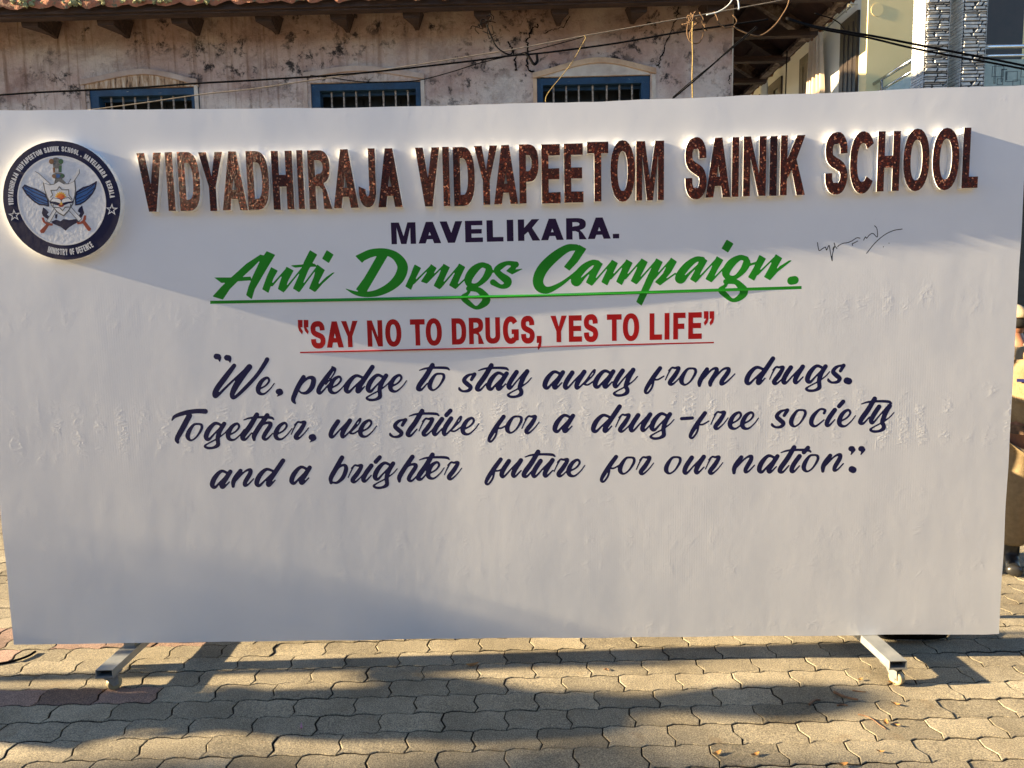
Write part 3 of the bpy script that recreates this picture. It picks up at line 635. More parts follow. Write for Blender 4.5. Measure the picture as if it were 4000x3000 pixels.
# steel frame behind
mb = MB()
def fbar(x0, x1, z0, z1):
    xs = [x0] + [x for x in (KX-.15, KX, KX+.15) if x0 < x < x1] + [x1]
    for a, b_ in zip(xs[:-1], xs[1:]):
        P = [BP(x, z_, -d_) for x in (a, b_) for z_ in (z0, z1) for d_ in (.024, .052)]
        mb.add(P, [(0, 1, 3, 2), (4, 6, 7, 5), (0, 4, 5, 1), (2, 3, 7, 6), (0, 2, 6, 4), (1, 5, 7, 3)])
for z_ in (ZB+.004, ZB+.95, ZB+BH-.044): fbar(XL+.006, XR-.006, z_, z_+.04)
for x_ in (XL+.006, -1.25, -.6, .05, .7, 1.30, XR-.046): fbar(x_, x_+.04, ZB+.046, ZB+BH-.05)
mb.build('back_frame', M['steel'], board)
# feet: open rectangular tubes on castors
def foot(fl, fr, hand):
    zt, zb_ = .094, .066
    a = unZ(*fl, zt); c_ = unZ(*fr, zt); xa, xb = a[0], c_[0]; y0 = (a[1]+c_[1])/2; y1 = .46
    mb = MB(); wl = .003
    mb.lohi((xa, y0, zt-wl), (xb, y1, zt)); mb.lohi((xa, y0, zb_), (xb, y1, zb_+wl))
    mb.lohi((xa, y0, zb_+wl+.0001), (xa+wl, y1, zt-wl-.0001)); mb.lohi((xb-wl, y0, zb_+wl+.0001), (xb, y1, zt-wl-.0001))
    mb.lohi((xa+wl+.001, y0+.11, zb_+wl+.001), (xb-wl-.001, y0+.112, zt-wl-.001), 1)  # dark plate deep in the tube, painted in as its inner shade
    xm = (xa+xb)/2
    mb.lohi((xm-.02, .016+bend(xm), zt), (xm+.02, .056+bend(xm), ZB+.03))
    mb.tube([(xm, .33, zt-.01), (xm, .30, zt+.05), (xm, .07+bend(xm), 1.15)], .014, 8)
    ft = mb.build('foot_tube', [M['steel'], M['tubeshade']], board)
    for yy, ang in ((y0+.028, hand), (y1-.05, -hand*.4)):
        mb = MB(); mb.lohi((xm-.033, yy-.03, zb_-.003), (xm+.033, yy+.03, zb_-.0002))
        ax = np.array([math.cos(ang), math.sin(ang), 0]); fd = np.array([-math.sin(ang), math.cos(ang), 0]); up = np.array([0, 0, 1.])
        wc = np.array([xm, yy, .0245]) + fd*(-.014)
        for s_ in (-1, 1):
            o_ = ax*s_*.0155
            pl = [np.array([xm, yy, .062])+fd*.022+o_, np.array([xm, yy, .062])-fd*.022+o_, wc-fd*.009+up*-.004+o_, wc+fd*.009+up*-.006+o_]
            mb.prism(pl, ax*-.001, ax*.001)
        mb.box((xm, yy, .0575), (.016, .02, .004), 0, (ax, fd, up))
        mb.tube([wc-ax*.019, wc+ax*.019], .0045, 8)
        cs = mb.build('castor', M['zinc'], ft)
        mb = MB()
        prof = [(-.0125, .008), (-.0125, .015), (-.011, .0235), (-.004, .0245), (0, .0225), (.004, .0245), (.011, .0235), (.0125, .015), (.0125, .008)]
        k = 24; Vw = [wc + ax*a_ + (fd*math.cos(2*math.pi*q/k)+up*math.sin(2*math.pi*q/k))*r_ for a_, r_ in prof for q in range(k)]
        mb.add(Vw, [(i*k+q, i*k+(q+1) % k, (i+1)*k+(q+1) % k, (i+1)*k+q) for i in range(len(prof)-1) for q in range(k)])
        mb.build('wheel', M['cream'], cs, True)
    return xm, y0
LF = foot((373, 2617), (438.5, 2617), 2.5); RF = foot((3474, 2582), (3544, 2582), .5)

# ---- letter shapes
def se(cx, cy, rx, ry, a0, a1, n=24, e=2.4):
    out = []
    for k in range(n+1):
        a = R(a0+(a1-a0)*k/n); c_, s_ = math.cos(a), math.sin(a)
        out.append((cx+rx*math.copysign(abs(c_)**(2/e), c_), cy+ry*math.copysign(abs(s_)**(2/e), s_)))
    return out
def ribbon(pts, s, b, n=6):
    P = np.array(spline(pts, n)); T = np.gradient(P, axis=0); L = np.hypot(T[:, 0], T[:, 1])+1e-9
    Nn = np.stack([-T[:, 1]/L, T[:, 0]/L], 1)*np.array([s/2, b/2])
    return [tuple(p) for p in P+Nn] + [tuple(p) for p in (P-Nn)[::-1]]
def glyph(ch, w, s, b):     # outline loops for a heavy grotesque capital, height 1
    h = s*.55; k = s*1.12
    if ch == 'I': return [[(0, 0), (w, 0), (w, 1), (0, 1)]]
    if ch == 'L': return [[(0, 0), (w, 0), (w, b), (s, b), (s, 1), (0, 1)]]
    if ch == 'E': return [[(0, 0), (w, 0), (w, b), (s, b), (s, .5-b*.47), (w*.94, .5-b*.47), (w*.94, .5+b*.5), (s, .5+b*.5), (s, 1-b), (w*.985, 1-b), (w*.985, 1), (0, 1)]]
    if ch == 'F': return [[(0, 0), (s, 0), (s, .5-b*.55), (w*.9, .5-b*.55), (w*.9, .5+b*.45), (s, .5+b*.45), (s, 1-b), (w, 1-b), (w, 1), (0, 1)]]
    if ch == 'T': return [[(w/2-s/2, 0), (w/2+s/2, 0), (w/2+s/2, 1-b), (w, 1-b), (w, 1), (0, 1), (0, 1-b), (w/2-s/2, 1-b)]]
    if ch == 'H': return [[(0, 0), (s, 0), (s, .5-b*.55), (w-s, .5-b*.55), (w-s, 0), (w, 0), (w, 1), (w-s, 1), (w-s, .5+b*.5), (s, .5+b*.5), (s, 1), (0, 1)]]
    ya = (w/2-k)/(w/2-h) if w/2 > h else .8
    xi = lambda y: k+(w/2-h)*y
    if ch == 'V': return [[(0, 1), (w/2-h, 0), (w/2+h, 0), (w, 1), (w-k, 1), (w/2, 1-ya), (k, 1)]]
    if ch == 'A':
        y1, y2 = .19, .19+b*.85
        return [[(0, 0), (k, 0), (xi(y1), y1), (w-xi(y1), y1), (w-k, 0), (w, 0), (w/2+h, 1), (w/2-h, 1)], [(xi(y2), y2), (w-xi(y2), y2), (w/2, ya)]]
    if ch == 'M': return [[(0, 0), (s*.86, 0), (s*.86, .76), (w/2-s*.42, 0), (w/2+s*.42, 0), (w-s*.86, .76), (w-s*.86, 0), (w, 0), (w, 1), (w-s*1.26, 1), (w/2, .36), (s*1.26, 1), (0, 1)]]
    if ch == 'N': return [[(0, 0), (s, 0), (s, .64), (w-s*1.03, 0), (w, 0), (w, 1), (w-s, 1), (w-s, .37), (s*1.03, 1), (0, 1)]]
    if ch == 'K': return [[(0, 0), (s, 0), (s, .27), (w*.44+s*.05, .42), (w-s*1.22, 0), (w, 0), (w*.64, .6), (w*.97, 1), (w*.97-s*1.2, 1), (s, .61), (s, 1), (0, 1)]]
    if ch == 'Y': return [[(w/2-s/2, 0), (w/2+s/2, 0), (w/2+s/2, .41), (w, 1), (w-k, 1), (w/2, .59), (k, 1), (0, 1), (w/2-s/2, .41)]]
    if ch == 'O': return [se(w/2, .5, w/2, .5, 0, 345, 23, 2.2), se(w/2, .5, w/2-s, .5-b*.92, 0, 345, 23, 2.2)]
    if ch == 'D': return [[(0, 0)] + se(w*.42, .5, w*.58, .5, -90, 90, 16, 2.5) + [(0, 1)], [(s, b)] + se(w*.42, .5, w*.58-s, .5-b, -90, 90, 14, 2.5) + [(s, 1-b)]]
    if ch == 'P': return [[(0, 0), (s, 0), (s, .37)] + se(w*.48, .685, w*.52, .315, -90, 90, 14, 2.5) + [(0, 1)], [(s, .37+b*.95)] + se(w*.46, .685, w*.54-s, .315-b*.95, -90, 90, 10, 2.3) + [(s, 1-b*.95)]]
    if ch == 'R': return [[(0, 0), (s, 0), (s, .39), (w*.46, .39), (w*.6, .33), (w-s*1.2, 0), (w, 0), (w*.80, .30), (w*.68, .42)] + se(w*.46, .715, w*.50, .285, -70, 90, 14, 2.5) + [(0, 1)], [(s, .42+b*.85)] + se(w*.44, .715, w*.52-s, .285-b*.9, -90, 90, 10, 2.3) + [(s, 1-b*.9)]]
    if ch == 'C': return [se(w/2, .5, w/2, .5, 35, 325, 28, 2.2) + se(w/2, .5, w/2-s, .5-b, 325-8, 35+8, 22, 2.2)]
    if ch == 'G': return [se(w/2, .5, w/2, .5, 35, 312, 28, 2.2) + [(w, .14), (w, .53), (w*.55, .53), (w*.55, .53-b*.85), (w-s, .53-b*.85), (w-s, .22)] + se(w/2, .5, w/2-s, .5-b, 310, 42, 20, 2.2)]
    if ch == 'U': return [[(0, 1)] + se(w/2, .33, w/2, .33, 180, 360, 16, 2.3) + [(w, 1), (w-s, 1)] + se(w/2, .33, w/2-s, .33-b, 360, 180, 14, 2.3) + [(s, 1)]]
    if ch == 'J': return [[(w-s, 1), (w-s, .3)] + se(w/2, .30, w/2-s, .30-b, 360, 190, 12, 2.2) + [(s, .31), (0, .36)] + se(w/2, .30, w/2, .30, 180, 360, 16, 2.2) + [(w, 1)]]
    if ch == 'S':
        q = [(.97, .70), (.93, .87), (.74, .985), (.48, 1), (.2, .97), (.03, .87), (0, .74), (.06, .62), (.28, .54), (.6, .475), (.88, .40), (1, .27), (.95, .12), (.76, .02), (.48, 0), (.2, .03), (.03, .15), (0, .31)]
        return [ribbon([(s/2+x*(w-s), b/2+y*(1-b)) for x, y in q], s, b, 3)]
    if ch == '.': return [[(0, 0), (w, 0), (w, b), (0, b)]]
def wordline(text, Z, boxes, d):  # boxes of letters measured in the photo -> board coordinates
    out = []
    for ch, l, r in zip(text, boxes[0::2], boxes[1::2]):
        out.append((ch, bd(*Z(*l), d)[0], bd(*Z(*r), d)[0]))
    return out
ZA, ZBm, ZC = zoomer(500, 520, 2.0109), zoomer(1600, 480, 2.0109), zoomer(2600, 460, 1.7015)
ZD = zoomer(1480, 820, 2.2571); ZE, ZF = zoomer(1140, 1190, 2.5721), zoomer(2000, 1190, 2.5721)
DL = .023
row = wordline('VIDYADHIRAJA', ZA, [(65, 152), (258, 150), (288, 150), (345, 148), (382, 150), (566, 380), (548, 140), (738, 140), (745, 598), (943, 600), (922, 135), (1112, 450), (1120, 140), (1285, 140), (1320, 137), (1368, 137), (1405, 132), (1605, 590), (1618, 588), (1812, 585), (1812, 440), (1948, 400), (1967, 583), (2158, 583)], DL)
row += wordline('VIDYAPEETOM', ZBm, [(42, 200), (232, 196), (255, 196), (308, 195), (338, 196), (512, 430), (505, 190), (688, 190), (665, 650), (853, 648), (857, 182), (1012, 290), (1036, 400), (1187, 600), (1213, 400), (1366, 600), (1392, 152), (1560, 150), (1577, 380), (1762, 370), (1778, 400), (1998, 380)], DL)
row += wordline('SAINIK', ZC, [(130, 290), (268, 270), (265, 530), (430, 522), (443, 133), (490, 130), (515, 320), (668, 320), (693, 300), (742, 300), (763, 300), (931, 300)], DL)
row += wordline('SCHOOL', ZC, [(1062, 300), (1205, 330), (1225, 300), (1387, 340), (1408, 280), (1557, 280), (1580, 290), (1748, 280), (1772, 285), (1943, 270), (1974, 270), (2075, 420)], DL)
tops = [bd(*ZA(150, 151), DL), bd(*ZA(1690, 126), DL), bd(*ZBm(280, 194), DL), bd(*ZBm(1120, 168), DL), bd(*ZBm(1830, 142), DL), bd(*ZC(345, 134), DL), bd(*ZC(720, 116), DL), bd(*ZC(1430, 87), DL), bd(*ZC(2005, 71), DL)]
bots = [bd(*ZA(210, 613), DL), bd(*ZA(1720, 588), DL), bd(*ZBm(300, 657), DL), bd(*ZBm(1110, 637), DL), bd(*ZBm(1980, 602), DL), bd(*ZC(300, 532), DL), bd(*ZC(720, 512), DL), bd(*ZC(1430, 482), DL), bd(*ZC(2020, 473), DL)]
pt_ = np.polyfit([p[0] for p in tops], [p[1] for p in tops], 2); pb_ = np.polyfit([p[0] for p in bots], [p[1] for p in bots], 2)
for ch, x0, x1 in row:
    xm = (x0+x1)/2; zt, zb_ = np.polyval(pt_, xm), np.polyval(pb_, xm); hh = zt-zb_
    jt = random.uniform(-.0015, .0015)
    sw = .123 if ch in 'ITHLEMN' else .120
    gl = glyph(ch, (x1-x0)/hh, sw, .19)
    if ch in 'OSCG': zb_ -= .004; hh += .008
    mb = MB(); mb.loops([[(x0+p[0]*hh, zb_+jt+p[1]*hh+random.uniform(-.0006, .0006)) for p in l] for l in gl], BP, -.004, DL+random.uniform(-.001, .001), 0, 1)
    mb.build('raised_letter', [M['glitter'], M['foam']], board)
def flatline(mbx, boxes, tops, bots, s, b, d1):
    a = np.polyfit([p[0] for p in tops], [p[1] for p in tops], 1); c_ = np.polyfit([p[0] for p in bots], [p[1] for p in bots], 1)
    for ch, x0, x1 in boxes:
        xm = (x0+x1)/2; zt, zb_ = np.polyval(a, xm), np.polyval(c_, xm); hh = zt-zb_
        if ch in 'OSCG': zb_ -= .0025; hh += .005
        mbx.loops([[(x0+p[0]*hh, zb_+p[1]*hh) for p in l] for l in glyph(ch, (x1-x0)/hh, s, b)], BP, -.004, d1)
VD = .00007
mb = MB()
flatline(mb, wordline('MAVELIKARA.', ZD, [(108, 200), (325, 200), (350, 297), (550, 292), (535, 103), (735, 100), (760, 190), (918, 260), (950, 190), (1099, 260), (1128, 190), (1186, 190), (1226, 190), (1423, 270), (1430, 268), (1630, 264), (1651, 170), (1833, 257), (1842, 258), (2044, 250), (2063, 225), (2119, 225)], VD),
         [bd(*ZD(215, 109)), bd(*ZD(835, 97)), bd(*ZD(1520, 78)), bd(*ZD(1940, 66))], [bd(*ZD(225, 299)), bd(*ZD(840, 287)), bd(*ZD(1530, 267)), bd(*ZD(1940, 254))], .30, .215, VD)
mb.build('town_lettering', M['purple'], board)
mb = MB()
bx = wordline('SAYNOTODRU', ZE, [(190, 300), (337, 330), (352, 430), (522, 428), (493, 163), (660, 160), (758, 290), (911, 290), (938, 290), (1101, 285), (1185, 150), (1333, 148), (1345, 280), (1508, 275), (1606, 270), (1752, 265), (1779, 260), (1932, 398), (1944, 260), (2092, 260)], VD)
bx += wordline('GSYESTOLIFE', ZF, [(-92, 250), (67, 270), (90, 250), (228, 290), (385, 118), (550, 115), (570, 240), (703, 350), (722, 240), (865, 290), (953, 100), (1101, 98), (1113, 230), (1278, 225), (1382, 220), (1507, 330), (1533, 215), (1582, 215), (1620, 210), (1744, 100), (1771, 210), (1907, 300)], VD)
flatline(mb, bx, [bd(*ZE(430, 163)), bd(*ZE(1260, 149)), bd(*ZE(2015, 130)), bd(*ZF(630, 111)), bd(*ZF(1840, 72))], [bd(*ZE(430, 430)), bd(*ZE(1260, 411)), bd(*ZE(1860, 398)), bd(*ZF(470, 380)), bd(*ZF(1840, 343))], .18, .205, VD)
def pxloop(mbx, Z, pts, d1=VD): mbx.loops([[bd(*Z(*p), d1) for p in pts]], BP, -.004, d1)
for dx in (0, 58): pxloop(mb, ZE, [(60+dx, 153), (108+dx, 154), (108+dx, 228), (88+dx, 230), (112+dx, 270), (103+dx, 300), (72+dx, 262), (61+dx, 225)])
for dx in (0, 57): pxloop(mb, ZF, [(1928+dx, 66), (1975+dx, 65), (1975+dx, 140), (1965+dx, 180), (1938+dx, 212), (1927+dx, 182), (1950+dx, 142), (1928+dx, 142)])
pxloop(mb, ZF, [(248, 314), (297, 313), (297, 375), (290, 420), (265, 457), (255, 430), (270, 385), (248, 385)])
mb.build('slogan_lettering', M['red'], board)
def bar_(name, a, c_, th, mat, d1=.00006):
    mb = MB(); k = 24; top = [(a[0]+(c_[0]-a[0])*i/k, a[1]+(c_[1]-a[1])*i/k) for i in range(k+1)]
    if len(a) == 3:
        top = spline([a[:2], a[2], c_], 12)
    mb.loops([[bd(x, y+th/2, d1) for x, y in top] + [bd(x, y-th/2, d1) for x, y in top[::-1]]], BP, -.004, d1)
    return mb.build(name, mat, board)
bar_('red_underline', (1172, 1377), (2789, 1338), 5.5, M['red'])
bar_('green_underline', (821, 1181, (2000, 1157)), (3131, 1123), 12, M['green'], .00005)

# ---- brush lettering: strokes / outlines turned into one clean outline per word
def contour(strokes, polys, cell=.0027):
    pts = [p[:2] for s_ in strokes for p in s_] + [p for l in polys for p in l]
    W_ = max([p[2] for s_ in strokes for p in s_] + [0])
    A = np.array(pts); lo = A.min(0)-W_-3*cell; hi = A.max(0)+W_+3*cell
    gx = np.arange(lo[0], hi[0], cell); gz = np.arange(lo[1], hi[1], cell); GX, GZ = np.meshgrid(gx, gz); Fd = np.full(GX.shape, -1.0)
    def segd(a, c_):
        d = np.subtract(c_, a); L2 = max(d@d, 1e-12); t_ = np.clip(((GX-a[0])*d[0]+(GZ-a[1])*d[1])/L2, 0, 1)
        return np.hypot(GX-a[0]-t_*d[0], GZ-a[1]-t_*d[1]), t_
    for s_ in strokes:
        for a, c_ in zip(s_[:-1], s_[1:]):
            dd, t_ = segd(np.array(a[:2]), np.array(c_[:2])); Fd = np.maximum(Fd, a[2]+(c_[2]-a[2])*t_-dd)
    for l in polys:
        dm = np.full(GX.shape, 9.0); ins = np.zeros(GX.shape, bool)
        for a, c_ in zip(l, l[1:]+l[:1]):
            a, c_ = np.array(a), np.array(c_); dd, _ = segd(a, c_); dm = np.minimum(dm, dd)
            if a[1] != c_[1]:
                ins ^= ((a[1] > GZ) != (c_[1] > GZ)) & (GX < (c_[0]-a[0])*(GZ-a[1])/(c_[1]-a[1])+a[0])
        Fd = np.maximum(Fd, np.where(ins, dm, -dm))
    Fd[np.abs(Fd) < 1e-7] = 1e-7
    ny_, nx_ = Fd.shape; S = Fd > 0; nxt = {}
    def pt(e):
        i, j, hor = e
        f0 = Fd[j, i]; f1 = Fd[j, i+1] if hor else Fd[j+1, i]; t_ = f0/(f0-f1)
        return (gx[i]+cell*t_, gz[j]) if hor else (gx[i], gz[j]+cell*t_)
    act = np.argwhere((S[:-1, :-1] != S[1:, 1:]) | (S[:-1, 1:] != S[1:, :-1]) | (S[:-1, :-1] != S[:-1, 1:]))
    for j, i in act:
        a, b_, c_, d = S[j, i], S[j, i+1], S[j+1, i+1], S[j+1, i]
        k = a+2*b_+4*c_+8*d
        B, Rr, T, L = (i, j, 1), (i+1, j, 0), (i, j+1, 1), (i, j, 0)
        for u_, v_ in {1: [(B, L)], 2: [(Rr, B)], 3: [(Rr, L)], 4: [(T, Rr)], 5: [(B, Rr), (T, L)], 6: [(T, B)], 7: [(T, L)], 8: [(L, T)], 9: [(B, T)], 10: [(L, B), (Rr, T)], 11: [(Rr, T)], 12: [(L, Rr)], 13: [(B, Rr)], 14: [(L, B)]}.get(k, []): nxt[u_] = v_
    loops = []
    while nxt:
        s0 = next(iter(nxt)); e = s0; lp = []
        while e in nxt: f = nxt.pop(e); lp.append(pt(e)); e = f
        if len(lp) > 5: loops.append(lp)
    out = []
    for l in loops:     # drop points that lie on a straight run
        keep = [l[i] for i in range(len(l)) if abs((l[i][0]-l[i-1][0])*(l[(i+1) % len(l)][1]-l[i][1])-(l[i][1]-l[i-1][1])*(l[(i+1) % len(l)][0]-l[i][0])) > 1.2e-8 or i % 6 == 0]
        if len(keep) > 4: out.append(keep)
    return out
MPX = .00098
def S_(Z, pts, sc_, n=5):      # photo-zoom stroke -> board stroke; third value is half width in zoom pixels
    P = spline([(p[0], p[1], p[2]) for p in pts], n)
    out = []
    for x, y, wd in P:
        X, Zz = bd(*Z(x, y), VD); out.append((X, Zz, max(wd, 1.2)/sc_*MPX*1.02))
    return out
def Pg(Z, pts): return [bd(*Z(*p), VD) for p in pts]
GS = 1.8433; ZG, ZH = zoomer(800, 940, GS), zoomer(1960, 900, GS)
def brush(Z, polys, strokes):
    mb = MB(); mb.loops(contour([S_(Z, s_, GS) for s_ in strokes], [Pg(Z, p) for p in polys], .0030), BP, -.004, VD)
    return mb
def thin(a, c_, w0=7, w1=5.5): return [(a[0], a[1], w0), ((a[0]+c_[0])/2, (a[1]+c_[1])/2, (w0+w1)/2-1), (c_[0], c_[1], w1)]
mb = brush(ZG, [[(445, 75), (507, 102), (430, 230), (360, 350), (338, 423), (297, 392), (315, 330), (345, 255), (395, 150), (425, 105)],
    [(400, 100), (430, 108), (345, 195), (235, 295), (180, 350), (130, 425), (55, 402), (120, 330), (200, 255), (300, 165)],
    [(67, 265), (200, 265), (330, 259), (336, 286), (230, 293), (120, 305)],
    [(477, 190), (526, 216), (495, 270), (458, 377), (413, 350), (445, 260)], [(588, 187), (640, 215), (600, 290), (570, 375), (525, 348), (550, 270)],
    [(757, 68), (810, 100), (745, 215), (680, 373), (634, 345), (690, 220), (715, 150)], [(615, 178), (790, 165), (812, 188), (700, 190), (650, 195)],
    [(808, 170), (865, 212), (825, 290), (795, 372), (750, 345), (785, 260)], [(878, 68), (928, 100), (893, 162), (844, 130)],
    [(795, 372), (850, 308), (938, 228), (920, 230), (870, 265), (815, 320)]],
    [thin((484, 322), (592, 200)), thin((572, 358), (700, 200)), thin((682, 358), (815, 182))])
mb.build('brush_word', M['green'], board)
mb = brush(ZG, [[(1245, 100), (1322, 102), (1160, 378), (1122, 376), (1088, 350), (1150, 265)], [(1510, 170), (1558, 197), (1525, 260), (1485, 355), (1443, 330), (1480, 250)],
    [(1628, 168), (1670, 197), (1640, 250), (1598, 310), (1555, 295), (1595, 235)], [(1718, 165), (1765, 192), (1735, 255), (1692, 352), (1647, 325), (1685, 250)], [(1830, 163), (1876, 190), (1842, 260), (1805, 350), (1758, 322), (1795, 245)],
    [(2223, 148), (2263, 169), (2235, 208), (2300, 199), (2213, 244), (2168, 218), (2200, 190)], [(1083, 110), (1150, 78), (1170, 120), (1133, 161)]],
    [[(1135, 118, 26), (1200, 90, 26), (1290, 80, 22), (1365, 105, 26), (1412, 155, 33), (1424, 205, 35), (1395, 275, 34), (1330, 335, 28), (1240, 377, 22), (1150, 388, 17), (1080, 376, 12), (1015, 347, 2)],
     thin((1505, 305), (1630, 182)), thin((1598, 300), (1722, 178)), thin((1695, 338), (1835, 176)), thin((1808, 338), (1890, 262)),
     [(2035, 185, 18), (1990, 176, 18), (1935, 215, 27), (1898, 275, 26), (1908, 318, 18), (1960, 320, 14), (2015, 275, 20), (2045, 225, 25), (2045, 195, 20)],
     [(1898, 345, 16), (1960, 352, 18), (1995, 375, 22), (2028, 425, 27), (1995, 465, 20), (1950, 483, 12), (1895, 445, 18), (1858, 408, 15), (1895, 378, 11), (1905, 350, 10)],
     [(2240, 172, 20), (2180, 162, 14), (2130, 185, 20), (2102, 215, 20), (2130, 250, 22), (2180, 290, 27), (2170, 322, 20), (2130, 330, 14), (2075, 300, 20)], thin((2050, 232), (2105, 212), 8, 8)])
mb.build('brush_word', M['green'], board)
mb = brush(ZH, [[(555, 102), (610, 133), (545, 230), (487, 290), (447, 262), (500, 195), (535, 135)], [(683, 213), (728, 240), (690, 310), (648, 400), (605, 375), (640, 300)],
    [(792, 210), (837, 235), (800, 310), (760, 397), (716, 372), (750, 300)], [(897, 207), (943, 233), (905, 310), (865, 395), (823, 370), (855, 300)], [(1005, 200), (1052, 228), (1010, 310), (970, 390), (928, 365), (960, 300)],
    [(1112, 200), (1160, 227), (1090, 370), (1007, 543), (968, 515), (1040, 350)], [(1218, 195), (1262, 225), (1220, 300), (1140, 397), (1102, 372), (1160, 310)], [(1435, 188), (1482, 217), (1440, 290), (1398, 378), (1355, 352), (1390, 290)],
    [(1548, 185), (1597, 213), (1550, 290), (1510, 375), (1466, 350), (1500, 290)], [(1620, 65), (1670, 95), (1630, 160), (1582, 130)], [(1855, 175), (1903, 203), (1860, 280), (1818, 363), (1773, 337), (1815, 265)],
    [(1972, 170), (2020, 200), (1975, 280), (1932, 360), (1888, 335), (1925, 270)], [(1932, 360), (1985, 300), (2092, 215), (2070, 215), (2000, 258), (1950, 315)]],
    [[(535, 122, 20), (470, 130, 25), (380, 190, 32), (300, 270, 35), (262, 350, 35), (275, 408, 32), (330, 430, 22), (420, 390, 14), (500, 330, 9), (560, 275, 6)],
     [(690, 235, 18), (650, 232, 18), (590, 270, 24), (540, 330, 26), (522, 368, 22), (548, 380, 18), (600, 330, 8), (680, 258, 6)], thin((650, 388), (795, 222)), thin((785, 345), (900, 220)), thin((890, 345), (1008, 212)), thin((972, 377), (1115, 215)), thin((1098, 345), (1220, 208)),
     thin((1143, 385), (1250, 310)), [(1445, 210, 18), (1400, 208, 18), (1340, 250, 24), (1290, 310, 26), (1272, 350, 22), (1300, 360, 18), (1350, 310, 8), (1430, 235, 6)], thin((1400, 364), (1552, 200)), thin((1512, 362), (1600, 270)),
     [(1760, 205, 17), (1715, 196, 18), (1655, 235, 27), (1615, 298, 26), (1628, 335, 18), (1680, 338, 14), (1735, 290, 21), (1762, 240, 25), (1762, 212, 18)],
     [(1612, 368, 16), (1680, 370, 17), (1712, 393, 21), (1745, 440, 27), (1712, 485, 20), (1660, 503, 12), (1608, 462, 18), (1573, 428, 15), (1610, 398, 11), (1620, 372, 10)],
     thin((1768, 252), (1845, 230), 9, 8), thin((1842, 315), (1972, 188)), [(2085, 362, 27), (2108, 358, 27)]])
mb.build('brush_word', M['green'], board)

